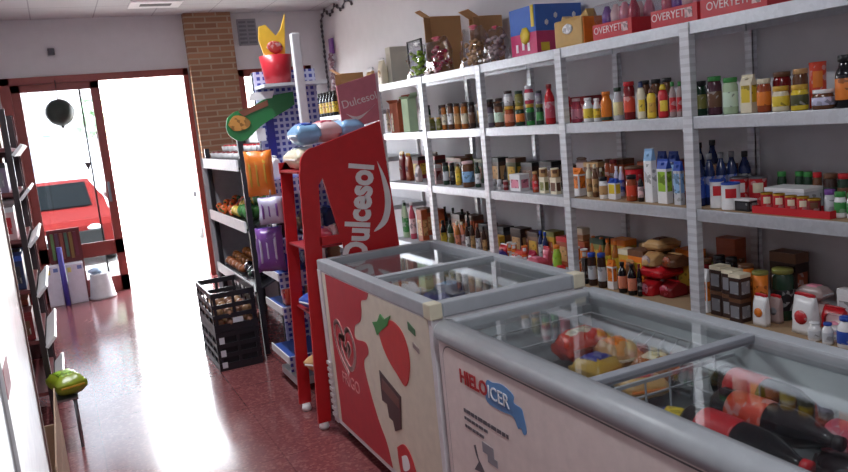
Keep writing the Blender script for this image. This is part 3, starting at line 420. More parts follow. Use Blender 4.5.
 ('bottle', 'bottle', "yellow bottle with purple cap in the back right corner, second bay's lower shelf", 'bottle', (3.03, 3.182, 0.508), 0.0377, 0.0377, 0.27, ('gold', 'purple', 'gold'), "bottle row on the second bay's lower shelf", {}),
 ('box', 'packet_box', "tan box at the back behind the stacked orange tins, second bay's lower shelf", 'box', (3.03, 4.054, 0.508), 0.0953, 0.0591, 0.27, ('tan', 'cream', 'brown'), "box row on the second bay's lower shelf", {}),
 ('box', 'packet_box', "olive box standing behind the bag pile, second bay's lower shelf", 'box', (3.027, 3.367, 0.508), 0.1562, 0.0969, 0.24, ('olive', 'tan', 'gold'), "box row on the second bay's lower shelf", {}),
 ('bottle', 'bottle', "slim black bottle right of the salmon-labelled pair, second bay's lower shelf", 'bottle', (2.775, 3.222, 0.508), 0.0266, 0.0266, 0.1811, ('black', 'dkred', 'black'), "bottle row on the second bay's lower shelf", {}),
 ('box', 'packet_box', "slim black box at the shelf edge below the stacked tins, second bay's lower shelf", 'box', (2.766, 3.691, 0.508), 0.0357, 0.0221, 0.1564, ('black', 'black', 'dkbrown'), "box row on the second bay's lower shelf", {}),
 ('bag', 'food_bag', "brown bag behind the bag pile, left one, second bay's lower shelf", 'bag', (2.865, 3.397, 0.508), 0.0615, 0.0382, 0.17, ('brown', 'tan', 'rust'), "bag row on the second bay's lower shelf", {}),
 ('bag', 'food_bag', "greyish bag behind the bag pile, right one, second bay's lower shelf", 'bag', (2.999, 3.245, 0.508), 0.0846, 0.0524, 0.19, ('greypink', 'brown', 'tan'), "bag row on the second bay's lower shelf", {}),
 ('box', 'packet_box', "rear-row packet, first from left, second bay's lower shelf", 'box', (3.03, 3.644, 0.508), 0.13, 0.091, 0.24, ('gold', 'orange', 'brown'), "box row on the second bay's lower shelf", {}),
 ('box', 'packet_box', "rear-row packet, second from left, second bay's lower shelf", 'box', (2.931, 3.375, 0.508), 0.13, 0.091, 0.22, ('orange', 'brown', 'yellow'), "box row on the second bay's lower shelf", {}),
 ('box', 'packet_box', "rear-row packet, third from left, second bay's lower shelf", 'box', (3.03, 3.097, 0.508), 0.13, 0.091, 0.24, ('rust', 'orange', 'gold'), "box row on the second bay's lower shelf", {}),
 ('box', 'packet_box', "rear-row packet, last on the right, second bay's lower shelf", 'box', (3.014, 2.84, 0.508), 0.13, 0.091, 0.2, ('tan', 'olive', 'brown'), "box row on the second bay's lower shelf", {}),
 ('jar', 'glass_jar', "greyish purple jar nearest the left upright, third bay's upper shelf", 'jar', (2.8, 4.731, 1.473), 0.0652, 0.0652, 0.1627, ('greypurple', 'dkbrown', 'palegrey'), "jar row on the third bay's upper shelf", {}),
 ('jar', 'glass_jar', "brown jar with green and white label, third bay's upper shelf", 'jar', (2.8, 4.596, 1.473), 0.0637, 0.0637, 0.1626, ('brown', 'dkbrown', 'mint'), "jar row on the third bay's upper shelf", {}),
 ('jar', 'glass_jar', "red preserve jar, lower of a stack of two, third bay's upper shelf", 'jar', (2.79, 4.443, 1.473), 0.0653, 0.0653, 0.1347, ('rust', 'gold', 'salmon'), "jar row on the third bay's upper shelf", {}),
 ('jar', 'glass_jar', "grey-labelled jar, upper of a stack of two, third bay's upper shelf", 'jar', (2.79, 4.443, 1.609), 0.0585, 0.0585, 0.1005, ('palegrey', 'dkbrown', 'white'), "jar row on the third bay's upper shelf", {}),
 ('jar', 'glass_jar', "dark green jar with orange foot, lower of a stack, third bay's upper shelf", 'jar', (2.79, 4.311, 1.473), 0.0607, 0.0607, 0.1284, ('dkgreen', 'gold', 'orange'), "jar row on the third bay's upper shelf", {}),
 ('jar', 'glass_jar', "green olive jar, upper of a stack, third bay's upper shelf", 'jar', (2.79, 4.311, 1.602), 0.0571, 0.0571, 0.0982, ('olive', 'dkgreen', 'olive'), "jar row on the third bay's upper shelf", {}),
 ('jar', 'glass_jar', "bright green jar under the red and white jar, third bay's upper shelf", 'jar', (2.79, 4.19, 1.473), 0.0562, 0.0562, 0.1352, ('green', 'gold', 'dkgreen'), "jar row on the third bay's upper shelf", {}),
 ('jar', 'glass_jar', "red and white jar on top of the bright green jar, third bay's upper shelf", 'jar', (2.79, 4.19, 1.609), 0.0589, 0.0589, 0.1151, ('rose', 'palegrey', 'white'), "jar row on the third bay's upper shelf", {}),
 ('jar', 'glass_jar', "dark green jar left of the tall red bottle, third bay's upper shelf", 'jar', (2.8, 4.098, 1.473), 0.0492, 0.0492, 0.1299, ('dkgreen', 'olive', 'green'), "jar row on the third bay's upper shelf", {}),
 ('jar', 'glass_jar', "grey jar stacked left of the tall red bottle, third bay's upper shelf", 'jar', (2.8, 4.098, 1.604), 0.0428, 0.0428, 0.0819, ('greypurple', 'dkgrey', 'grey'), "jar row on the third bay's upper shelf", {}),
 ('bottle', 'bottle', "tall red bottle beside the right upright, third bay's upper shelf", 'bottle', (2.79, 3.97, 1.473), 0.0629, 0.0629, 0.2438, ('red', 'dkred', 'rose'), None, {}),
 ('jar', 'glass_jar', "dark jar in the back row, left one, third bay's upper shelf", 'jar', (2.99, 5.024, 1.473), 0.0583, 0.0583, 0.2, ('dkbrown', 'black', 'brown'), "jar row on the third bay's upper shelf", {}),
 ('jar', 'glass_jar', "dark jar in the back row, right one, third bay's upper shelf", 'jar', (2.99, 4.895, 1.473), 0.0571, 0.0571, 0.2, ('brown', 'dkbrown', 'olive'), "jar row on the third bay's upper shelf", {}),
 ('bag', 'food_bag', "black bag lying in a dark heap, left one, third bay's middle shelf", 'bag', (3.001, 5.032, 1.036), 0.1011, 0.0627, 0.13, ('black', 'dkgrey', 'dkgrey'), "bag row on the third bay's middle shelf", {}),
 ('bag', 'food_bag', "black bag in a dark heap, middle one, third bay's middle shelf", 'bag', (3.033, 4.886, 1.036), 0.1051, 0.0652, 0.15, ('black', 'dkgrey', 'dkgrey'), "bag row on the third bay's middle shelf", {}),
 ('bag', 'food_bag', "black bag in a dark heap, right one, third bay's middle shelf", 'bag', (3.007, 4.68, 1.036), 0.1204, 0.0747, 0.12, ('black', 'dkgrey', 'black'), "bag row on the third bay's middle shelf", {}),
 ('tub', 'plastic_tub', "small white tub, left of two, third bay's middle shelf", 'tub', (2.78, 4.708, 1.036), 0.0381, 0.0381, 0.0714, ('white', 'white', 'palegrey'), "tub row on the third bay's middle shelf", {}),
 ('tub', 'plastic_tub', "small white tub, right of two, third bay's middle shelf", 'tub', (2.78, 4.629, 1.036), 0.0342, 0.0342, 0.0704, ('white', 'white', 'palegrey'), "tub row on the third bay's middle shelf", {}),
 ('tub', 'plastic_tub', "small dark red tub beside the white tubs, third bay's middle shelf", 'tub', (2.78, 4.542, 1.036), 0.0404, 0.0404, 0.0694, ('dkred', 'greypink', 'dkred'), "tub row on the third bay's middle shelf", {}),
 ('box', 'packet_box', "white box with pink print, third bay's middle shelf", 'box', (2.809, 4.409, 1.036), 0.1264, 0.0784, 0.1139, ('white', 'white', 'pink'), "box row on the third bay's middle shelf", {}),
 ('bottle', 'bottle', "brown bottle with red label left of the cream boxes, third bay's middle shelf", 'bottle', (2.79, 4.192, 1.036), 0.0412, 0.0412, 0.1371, ('rust', 'tan', 'red'), None, {}),
 ('box', 'packet_box', "cream box with green print, left of two, third bay's middle shelf", 'box', (2.787, 4.089, 1.036), 0.0563, 0.0349, 0.1051, ('cream', 'cream', 'olive'), "box row on the third bay's middle shelf", {}),
 ('box', 'packet_box', "cream box with brown print, right of two, third bay's middle shelf", 'box', (2.79, 3.968, 1.036), 0.0633, 0.0392, 0.1059, ('cream', 'cream', 'brown'), "box row on the third bay's middle shelf", {}),
 ('can', 'food_can', "flat tan tin on the cream boxes, left one, third bay's middle shelf", 'can', (2.787, 4.089, 1.142), 0.0528, 0.0528, 0.0576, ('tan', 'cream', 'brown'), "can row on the third bay's middle shelf", {}),
 ('can', 'food_can', "flat tan tin on the cream boxes, right one, third bay's middle shelf", 'can', (2.79, 3.968, 1.143), 0.0517, 0.0517, 0.0564, ('tan', 'cream', 'brown'), "can row on the third bay's middle shelf", {}),
 ('box', 'packet_box', "rear-row packet, first from left, third bay's middle shelf", 'box', (3.011, 4.548, 1.036), 0.14, 0.098, 0.17, ('dkbrown', 'black', 'brown'), "box row on the third bay's middle shelf", {}),
 ('box', 'packet_box', "rear-row packet, second from left, third bay's middle shelf", 'box', (3.011, 4.317, 1.036), 0.14, 0.098, 0.18, ('dkgrey', 'black', 'brown'), "box row on the third bay's middle shelf", {}),
 ('box', 'packet_box', "rear-row packet, third from left, third bay's middle shelf", 'box', (3.011, 4.073, 1.036), 0.14, 0.098, 0.16, ('dkbrown', 'dkbrown', 'tan'), "box row on the third bay's middle shelf", {}),
 ('box', 'packet_box', "rear-row packet, last on the right, third bay's middle shelf", 'box', (3.011, 3.83, 1.036), 0.14, 0.098, 0.18, ('brown', 'tan', 'olive'), "box row on the third bay's middle shelf", {}),
 ('bag', 'food_bag', "black bag in the back left corner, third bay's lower shelf", 'bag', (3.021, 5.137, 0.508), 0.0673, 0.0417, 0.22, ('black', 'dkgrey', 'black'), "bag row on the third bay's lower shelf", {}),
 ('box', 'packet_box', "mustard yellow box behind the blue bag, third bay's lower shelf", 'box', (2.926, 4.942, 0.508), 0.0828, 0.0513, 0.145, ('gold', 'gold', 'olive'), "box row on the third bay's lower shelf", {}),
 ('can', 'food_can', "orange and white can, left in the lower row, third bay's lower shelf", 'can', (2.863, 4.691, 0.508), 0.0422, 0.0422, 0.0652, ('orange', 'white', 'white'), "can row on the third bay's lower shelf", {}),
 ('can', 'food_can', "orange and white can, middle in the lower row, third bay's lower shelf", 'can', (2.86, 4.633, 0.508), 0.0415, 0.0415, 0.0642, ('orange', 'white', 'white'), "can row on the third bay's lower shelf", {}),
 ('can', 'food_can', "orange and white can, right in the lower row, third bay's lower shelf", 'can', (2.86, 4.494, 0.508), 0.0443, 0.0443, 0.0632, ('redorange', 'orange', 'white'), "can row on the third bay's lower shelf", {}),
 ('can', 'food_can', "orange and white can, left in the upper row, third bay's lower shelf", 'can', (2.863, 4.691, 0.574), 0.042, 0.042, 0.065, ('orange', 'white', 'white'), "can row on the third bay's lower shelf", {}),
 ('can', 'food_can', "orange and white can, middle in the upper row, third bay's lower shelf", 'can', (2.86, 4.633, 0.573), 0.0414, 0.0414, 0.064, ('orange', 'white', 'white'), "can row on the third bay's lower shelf", {}),
 ('can', 'food_can', "orange can, right in the upper row, third bay's lower shelf", 'can', (2.86, 4.494, 0.572), 0.0441, 0.0441, 0.063, ('redorange', 'orange', 'white'), "can row on the third bay's lower shelf", {}),
 ('bag', 'food_bag', "blue-purple bag at the front left, third bay's lower shelf", 'bag', (2.808, 4.741, 0.508), 0.1036, 0.0642, 0.072, ('indigo', 'indigo', 'purple'), "bag row on the third bay's lower shelf", {}),
 ('bag', 'food_bag', "red and white packet beside the blue-purple bag, third bay's lower shelf", 'bag', (2.799, 4.515, 0.508), 0.1052, 0.0652, 0.0693, ('white', 'red', 'red'), "bag row on the third bay's lower shelf", {}),
 ('bag', 'food_bag', "flat pinkish red packet in the middle, third bay's lower shelf", 'bag', (2.839, 4.319, 0.508), 0.1444, 0.0895, 0.0737, ('rose', 'rose', 'pink'), "bag row on the third bay's lower shelf", {}),
 ('bottle', 'bottle', "blue bottle with white label at the back, left one, third bay's lower shelf", 'bottle', (2.98, 4.462, 0.508), 0.0409, 0.0409, 0.22, ('navy', 'blue', 'palegrey'), "bottle row on the third bay's lower shelf", {}),
 ('bottle', 'bottle', "blue bottle with white label at the back, right one, third bay's lower shelf", 'bottle', (2.962, 4.381, 0.508), 0.0403, 0.0403, 0.22, ('navy', 'blue', 'palegrey'), "bottle row on the third bay's lower shelf", {}),
 ('bag', 'food_bag', "pink-red pouch behind the little blue bottles, third bay's lower shelf", 'bag', (2.907, 4.289, 0.508), 0.0691, 0.0428, 0.14, ('rose', 'red', 'pink'), "bag row on the third bay's lower shelf", {}),
 ('bottle', 'bottle', "lime-labelled bottle with orange neck, third bay's lower shelf", 'bottle', (2.84, 4.077, 0.508), 0.0567, 0.0567, 0.182, ('lime', 'orange', 'lime'), "bottle row on the third bay's lower shelf", {}),
 ('jar', 'glass_jar', "red-orange jar beside the right upright, third bay's lower shelf", 'jar', (2.767, 3.934, 0.508), 0.0612, 0.0612, 0.0757, ('redorange', 'red', 'orange'), None, {}),
 ('bottle', 'bottle', "tiny blue and white bottle at the shelf edge, left, third bay's lower shelf", 'bottle', (2.755, 4.167, 0.508), 0.0319, 0.0319, 0.0592, ('lavender', 'blue', 'white'), "bottle row on the third bay's lower shelf", {}),
 ('bottle', 'bottle', "tiny blue and white bottle at the shelf edge, middle, third bay's lower shelf", 'bottle', (2.755, 4.104, 0.508), 0.0316, 0.0316, 0.0586, ('lavender', 'blue', 'white'), "bottle row on the third bay's lower shelf", {}),
 ('bottle', 'bottle', "tiny blue and white bottle at the shelf edge, right, third bay's lower shelf", 'bottle', (2.755, 4.042, 0.508), 0.0312, 0.0312, 0.0611, ('lavender', 'blue', 'white'), "bottle row on the third bay's lower shelf", {}),
 ('box', 'packet_box', "dark brown box behind the orange tins, third bay's lower shelf", 'box', (3.023, 4.653, 0.508), 0.0745, 0.0462, 0.2, ('dkbrown', 'brown', 'rust'), "box row on the third bay's lower shelf", {}),
 ('bag', 'food_bag', "red snack packet behind the blue-purple bag, third bay's lower shelf", 'bag', (2.873, 4.778, 0.508), 0.1042, 0.0646, 0.11, ('red', 'white', 'dkred'), "bag row on the third bay's lower shelf", {}),
 ('bag', 'food_bag', "crimson packet behind the flat pinkish packet, third bay's lower shelf", 'bag', (2.884, 4.431, 0.508), 0.0782, 0.0485, 0.1, ('crimson', 'rose', 'white'), "bag row on the third bay's lower shelf", {}),
 ('bag', 'food_bag', "orange-red packet left of the flat pinkish packet, third bay's lower shelf", 'bag', (2.862, 4.564, 0.508), 0.0929, 0.0576, 0.09, ('redorange', 'red', 'cream'), "bag row on the third bay's lower shelf", {}),
 ('box', 'packet_box', "rear-row packet, first from left, third bay's lower shelf", 'box', (3.014, 4.549, 0.508), 0.13, 0.091, 0.2, ('brown', 'dkbrown', 'gold'), "box row on the third bay's lower shelf", {}),
 ('box', 'packet_box', "rear-row packet, second from left, third bay's lower shelf", 'box', (3.03, 4.375, 0.508), 0.13, 0.091, 0.22, ('gold', 'olive', 'rust'), "box row on the third bay's lower shelf", {}),
 ('box', 'packet_box', "rear-row packet, third from left, third bay's lower shelf", 'box', (3.014, 4.195, 0.508), 0.13, 0.091, 0.2, ('rust', 'red', 'tan'), "box row on the third bay's lower shelf", {}),
 ('box', 'packet_box', "rear-row packet, fourth from left, third bay's lower shelf", 'box', (3.014, 4.013, 0.508), 0.13, 0.091, 0.19, ('dkred', 'rust', 'orange'), "box row on the third bay's lower shelf", {}),
 ('box', 'packet_box', "rear-row packet, last on the right, third bay's lower shelf", 'box', (3.014, 3.83, 0.508), 0.13, 0.091, 0.23, ('olive', 'dkgreen', 'gold'), "box row on the third bay's lower shelf", {}),
 ('jar', 'glass_jar', "dark green jar beside the left upright, fourth bay's upper shelf", 'jar', (2.84, 5.789, 1.473), 0.0566, 0.0566, 0.2083, ('dkgreen', 'black', 'olive'), "jar row on the fourth bay's upper shelf", {}),
 ('bottle', 'bottle', "low olive bottle, left of two, fourth bay's upper shelf", 'bottle', (2.78, 5.593, 1.473), 0.047, 0.047, 0.105, ('olive', 'gold', 'olive'), "bottle row on the fourth bay's upper shelf", {}),
 ('bottle', 'bottle', "low olive bottle, right of two, fourth bay's upper shelf", 'bottle', (2.78, 5.482, 1.473), 0.0424, 0.0424, 0.1034, ('olive', 'gold', 'olive'), "bottle row on the fourth bay's upper shelf", {}),
 ('jar', 'glass_jar', "honey-brown jar, first of five from left, fourth bay's upper shelf", 'jar', (2.8, 5.417, 1.473), 0.042, 0.042, 0.1969, ('amber', 'dkbrown', 'cream'), "jar row on the fourth bay's upper shelf", {}),
 ('jar', 'glass_jar', "white-labelled brown jar, second of five from left, fourth bay's upper shelf", 'jar', (2.8, 5.311, 1.473), 0.0451, 0.0451, 0.2016, ('brown', 'dkbrown', 'white'), "jar row on the fourth bay's upper shelf", {}),
 ('jar', 'glass_jar', "honey-brown jar, third of five from left, fourth bay's upper shelf", 'jar', (2.8, 5.201, 1.473), 0.0481, 0.0481, 0.1944, ('amber', 'dkbrown', 'tan'), "jar row on the fourth bay's upper shelf", {}),
 ('jar', 'glass_jar', "honey-brown jar with cream label, fourth of five from left, fourth bay's upper shelf", 'jar', (2.8, 5.086, 1.473), 0.0509, 0.0509, 0.1872, ('amber', 'brown', 'cream'), "jar row on the fourth bay's upper shelf", {}),
 ('jar', 'glass_jar', "dark brown jar, last of five beside the right upright, fourth bay's upper shelf", 'jar', (2.8, 4.972, 1.473), 0.05, 0.05, 0.1913, ('dkbrown', 'black', 'brown'), "jar row on the fourth bay's upper shelf", {}),
 ('jar', 'glass_jar', "dark jar in the back row, first from left, fourth bay's upper shelf", 'jar', (2.98, 5.799, 1.473), 0.0571, 0.0571, 0.2, ('dkbrown', 'black', 'brown'), "jar row on the fourth bay's upper shelf", {}),
 ('jar', 'glass_jar', "dark jar in the back row, second from left, fourth bay's upper shelf", 'jar', (2.98, 5.656, 1.473), 0.0559, 0.0559, 0.2, ('dkolive', 'black', 'brown'), "jar row on the fourth bay's upper shelf", {}),
 ('jar', 'glass_jar', "dark jar in the back row, third from left, fourth bay's upper shelf", 'jar', (2.948, 5.518, 1.473), 0.0549, 0.0549, 0.2, ('dkbrown', 'black', 'olive'), "jar row on the fourth bay's upper shelf", {}),
 ('jar', 'glass_jar', "dark jar in the back row, fourth from left, fourth bay's upper shelf", 'jar', (2.98, 5.383, 1.473), 0.0538, 0.0538, 0.2, ('dkbrown', 'dkbrown', 'tan'), "jar row on the fourth bay's upper shelf", {}),
 ('box', 'packet_box', "rear-row packet, first from left, fourth bay's upper shelf", 'box', (3.026, 5.482, 1.473), 0.14, 0.098, 0.17, ('dkolive', 'dkgreen', 'brown'), "box row on the fourth bay's upper shelf", {}),
 ('box', 'packet_box', "rear-row packet, second from left, fourth bay's upper shelf", 'box', (3.011, 5.12, 1.473), 0.14, 0.098, 0.18, ('dkbrown', 'brown', 'gold'), "box row on the fourth bay's upper shelf", {}),
 ('box', 'packet_box', "rear-row packet, last on the right, fourth bay's upper shelf", 'box', (3.011, 4.76, 1.473), 0.14, 0.098, 0.17, ('dkbrown', 'black', 'olive'), "box row on the fourth bay's upper shelf", {}),
 ('box', 'packet_box', "pink and white box with dark red window, fourth bay's middle shelf", 'box', (2.809, 5.669, 1.036), 0.0941, 0.0583, 0.1554, ('palepink', 'white', 'dkred'), "box row on the fourth bay's middle shelf", {}),
 ('jar', 'glass_jar', "greenish jar with black lid beside the pink box, fourth bay's middle shelf", 'jar', (2.8, 5.475, 1.036), 0.0506, 0.0506, 0.1767, ('dkgreen', 'black', 'palegrey'), "jar row on the fourth bay's middle shelf", {}),
 ('jar', 'glass_jar', "black jar left of the yellow bottle, fourth bay's middle shelf", 'jar', (2.82, 5.402, 1.036), 0.0424, 0.0424, 0.175, ('black', 'black', 'dkgrey'), "jar row on the fourth bay's middle shelf", {}),
 ('bottle', 'bottle', "yellow oil bottle with brown cap, fourth bay's middle shelf", 'bottle', (2.82, 5.305, 1.036), 0.0456, 0.0456, 0.1686, ('gold', 'brown', 'yellow'), "bottle row on the fourth bay's middle shelf", {}),
 ('jar', 'glass_jar', "big brown jar with pink lid and blue label, fourth bay's middle shelf", 'jar', (2.782, 5.075, 1.036), 0.0915, 0.0915, 0.1963, ('brown', 'palepink', 'skyblue'), "jar row on the fourth bay's middle shelf", {}),
 ('bottle', 'bottle', "dark bottle with white label beside the right upright, fourth bay's middle shelf", 'bottle', (2.8, 4.962, 1.036), 0.0432, 0.0432, 0.1857, ('dkgreen', 'black', 'white'), "bottle row on the fourth bay's middle shelf", {}),
 ('bag', 'food_bag', "dark brown bag in the back left corner, fourth bay's middle shelf", 'bag', (3.037, 6.133, 1.036), 0.1233, 0.0765, 0.24, ('dkbrown', 'brown', 'rust'), None, {}),
 ('jar', 'glass_jar', "dark jar in the back row behind the black jar, fourth bay's middle shelf", 'jar', (3.0, 5.763, 1.036), 0.0739, 0.0739, 0.2, ('dkgreen', 'black', 'dkolive'), "jar row on the fourth bay's middle shelf", {}),
 ('jar', 'glass_jar', "olive jar in the back row behind the big brown jar, fourth bay's middle shelf", 'jar', (3.039, 5.502, 1.036), 0.0713, 0.0713, 0.22, ('olive', 'brown', 'gold'), "jar row on the fourth bay's middle shelf", {}),
 ('box', 'packet_box', "rear-row packet, first from left, fourth bay's middle shelf", 'box', (2.957, 5.48, 1.036), 0.13, 0.091, 0.2, ('dkbrown', 'brown', 'olive'), "box row on the fourth bay's middle shelf", {}),
 ('box', 'packet_box', "rear-row packet, second from left, fourth bay's middle shelf", 'box', (3.014, 5.24, 1.036), 0.13, 0.091, 0.19, ('dkgreen', 'dkolive', 'brown'), "box row on the fourth bay's middle shelf", {}),
 ('box', 'packet_box', "rear-row packet, third from left, fourth bay's middle shelf", 'box', (3.014, 5.0, 1.036), 0.13, 0.091, 0.2, ('dkbrown', 'black', 'tan'), "box row on the fourth bay's middle shelf", {}),
 ('box', 'packet_box', "rear-row packet, last on the right, fourth bay's middle shelf", 'box', (3.014, 4.76, 1.036), 0.13, 0.091, 0.2, ('dkolive', 'brown', 'gold'), "box row on the fourth bay's middle shelf", {}),
 ('box', 'packet_box', "orange-brown upright box at the left, fourth bay's lower shelf", 'box', (2.935, 5.964, 0.508), 0.1128, 0.0699, 0.28, ('rust', 'rust', 'orange'), "box row on the fourth bay's lower shelf", {}),
 ('bottle', 'bottle', "dark bottle with yellow label, left of two, fourth bay's lower shelf", 'bottle', (2.8, 5.615, 0.508), 0.0523, 0.0523, 0.2238, ('black', 'black', 'yellow'), "bottle row on the fourth bay's lower shelf", {}),
 ('bottle', 'bottle', "dark bottle with yellow-green label, right of two, fourth bay's lower shelf", 'bottle', (2.8, 5.488, 0.508), 0.0513, 0.0513, 0.236, ('dkgreen', 'black', 'olive'), "bottle row on the fourth bay's lower shelf", {}),
 ('bottle', 'bottle', "wine bottle with cream cap and pink label, fourth bay's lower shelf", 'bottle', (2.79, 5.347, 0.508), 0.0425, 0.0425, 0.239, ('amber', 'cream', 'salmon'), "bottle row on the fourth bay's lower shelf", {}),
 ('bottle', 'bottle', "slim bottle with pale cap beside the cream-capped wine, fourth bay's lower shelf", 'bottle', (2.83, 5.34, 0.508), 0.0348, 0.0348, 0.2315, ('salmon', 'cream', 'palepink'), "bottle row on the fourth bay's lower shelf", {}),
 ('bottle', 'bottle', "brown wine bottle, first of three from left, fourth bay's lower shelf", 'bottle', (2.79, 5.19, 0.508), 0.034, 0.034, 0.2412, ('dkbrown', 'rust', 'white'), "bottle row on the fourth bay's lower shelf", {}),
 ('bottle', 'bottle', "brown wine bottle, second of three from left, fourth bay's lower shelf", 'bottle', (2.81, 5.141, 0.508), 0.0375, 0.0375, 0.2552, ('dkbrown', 'rust', 'tan'), "bottle row on the fourth bay's lower shelf", {}),
 ('bottle', 'bottle', "brown wine bottle, third of three from left, fourth bay's lower shelf", 'bottle', (2.79, 5.021, 0.508), 0.0404, 0.0404, 0.2501, ('dkbrown', 'rust', 'white'), "bottle row on the fourth bay's lower shelf", {}),
 ('bottle', 'bottle', "black bottle in the back row, first from left, fourth bay's lower shelf", 'bottle', (3.0, 5.952, 0.508), 0.0426, 0.0426, 0.29, ('black', 'black', 'dkgreen'), "bottle row on the fourth bay's lower shelf", {}),
 ('bottle', 'bottle', "black bottle in the back row, second from left, fourth bay's lower shelf", 'bottle', (3.0, 5.8, 0.508), 0.0417, 0.0417, 0.29, ('black', 'black', 'dkbrown'), "bottle row on the fourth bay's lower shelf", {}),
 ('bottle', 'bottle', "black bottle in the back row, third from left, fourth bay's lower shelf", 'bottle', (3.0, 5.636, 0.508), 0.0408, 0.0408, 0.29, ('dkgreen', 'black', 'tan'), "bottle row on the fourth bay's lower shelf", {}),
 ('bottle', 'bottle', "black bottle in the back row, last, fourth bay's lower shelf", 'bottle', (2.956, 5.461, 0.508), 0.0398, 0.0398, 0.29, ('black', 'dkbrown', 'dkbrown'), "bottle row on the fourth bay's lower shelf", {}),
 ('bottle', 'bottle', "dark bottle beside the right upright at the front, fourth bay's lower shelf", 'bottle', (2.82, 4.98, 0.508), 0.0367, 0.0367, 0.2267, ('dkbrown', 'black', 'tan'), "bottle row on the fourth bay's lower shelf", {}),
 ('bottle', 'bottle', "dark bottle at the far left front, fourth bay's lower shelf", 'bottle', (2.78, 5.715, 0.508), 0.0407, 0.0407, 0.2266, ('dkolive', 'black', 'yellow'), "bottle row on the fourth bay's lower shelf", {}),
 ('box', 'packet_box', "rear-row packet, first from left, fourth bay's lower shelf", 'box', (3.026, 5.48, 0.508), 0.14, 0.098, 0.25, ('rust', 'brown', 'orange'), "box row on the fourth bay's lower shelf", {}),
 ('box', 'packet_box', "rear-row packet, second from left, fourth bay's lower shelf", 'box', (3.011, 5.24, 0.508), 0.14, 0.098, 0.2, ('dkbrown', 'black', 'brown'), "box row on the fourth bay's lower shelf", {}),
 ('box', 'packet_box', "rear-row packet, third from left, fourth bay's lower shelf", 'box', (3.011, 5.0, 0.508), 0.14, 0.098, 0.2, ('dkgrey', 'black', 'brown'), "box row on the fourth bay's lower shelf", {}),
 ('box', 'packet_box', "rear-row packet, last on the right, fourth bay's lower shelf", 'box', (3.011, 4.76, 0.508), 0.14, 0.098, 0.21, ('dkbrown', 'dkbrown', 'tan'), "box row on the fourth bay's lower shelf", {}),
 ('openbox', 'cardboard_box', "copper-brown open cardboard box holding cream bottles, fifth bay's upper shelf", 'box', (2.845, 6.367, 1.473), 0.1768, 0.1096, 0.26, ('rust', 'rust', 'brown'), "box row on the fifth bay's upper shelf", {}),
 ('bottle', 'bottle', "slim cream bottle in the copper-brown box, left, fifth bay's upper shelf", 'bottle', (2.8, 6.537, 1.485), 0.0356, 0.0356, 0.2111, ('cream', 'white', 'cream'), "bottle row on the fifth bay's upper shelf", {}),
 ('bottle', 'bottle', "slim cream bottle in the copper-brown box, right, fifth bay's upper shelf", 'bottle', (2.8, 6.412, 1.485), 0.0351, 0.0351, 0.2078, ('cream', 'white', 'cream'), "bottle row on the fifth bay's upper shelf", {}),
 ('openbox', 'cardboard_box', "pale green box with a dark open top, fifth bay's upper shelf", 'box', (2.831, 6.121, 1.473), 0.131, 0.0812, 0.2832, ('palegreen', 'palegreen', 'dkbrown'), "box row on the fifth bay's upper shelf", {}),
 ('bag', 'food_bag', "cream packet inside the pale green box, fifth bay's upper shelf", 'bag', (2.83, 6.136, 1.485), 0.0968, 0.06, 0.1037, ('cream', 'white', 'cream'), None, {}),
 ('bag', 'food_bag', "dark red pouch with golden top, left of three, fifth bay's middle shelf", 'bag', (2.844, 6.416, 1.036), 0.0783, 0.0486, 0.2541, ('dkred', 'gold', 'rust'), "bag row on the fifth bay's middle shelf", {}),
 ('bag', 'food_bag', "dark red pouch with golden top, middle of three, fifth bay's middle shelf", 'bag', (2.848, 6.41, 1.036), 0.0898, 0.0557, 0.2656, ('dkred', 'gold', 'brown'), "bag row on the fifth bay's middle shelf", {}),
 ('bag', 'food_bag', "dark red pouch with golden top, right of three, fifth bay's middle shelf", 'bag', (2.847, 6.276, 1.036), 0.0865, 0.0536, 0.2493, ('rust', 'gold', 'dkred'), "bag row on the fifth bay's middle shelf", {}),
 ('bag', 'food_bag', "grey-brown packet beside the right upright, fifth bay's middle shelf", 'bag', (2.823, 6.04, 1.036), 0.0745, 0.0462, 0.1469, ('greypink', 'brown', 'grey'), "bag row on the fifth bay's middle shelf", {}),
 ('box', 'packet_box', "rear-row packet, first from left, fifth bay's middle shelf", 'box', (3.007, 6.38, 1.036), 0.15, 0.105, 0.2, ('dkred', 'dkbrown', 'gold'), "box row on the fifth bay's middle shelf", {}),
 ('box', 'packet_box', "rear-row packet, second from left, fifth bay's middle shelf", 'box', (3.007, 6.04, 1.036), 0.15, 0.105, 0.21, ('dkbrown', 'dkred', 'rust'), "box row on the fifth bay's middle shelf", {}),
 ('box', 'packet_box', "rear-row packet, last on the right, fifth bay's middle shelf", 'box', (3.007, 5.68, 1.036), 0.15, 0.105, 0.2, ('dkred', 'brown', 'gold'), "box row on the fifth bay's middle shelf", {}),
 ('bottle', 'bottle', "dark bottle with yellow label at the left, fifth bay's lower shelf", 'bottle', (2.82, 6.429, 0.508), 0.0511, 0.0511, 0.2683, ('dkolive', 'black', 'gold'), "bottle row on the fifth bay's lower shelf", {}),
 ('bottle', 'bottle', "pale green bottle, left of two, fifth bay's lower shelf", 'bottle', (2.82, 6.428, 0.508), 0.0546, 0.0546, 0.3471, ('palegreen', 'white', 'green'), "bottle row on the fifth bay's lower shelf", {}),
 ('bottle', 'bottle', "pale green bottle, right of two, fifth bay's lower shelf", 'bottle', (2.82, 6.405, 0.508), 0.0492, 0.0492, 0.3227, ('palegreen', 'dkgreen', 'green'), "bottle row on the fifth bay's lower shelf", {}),
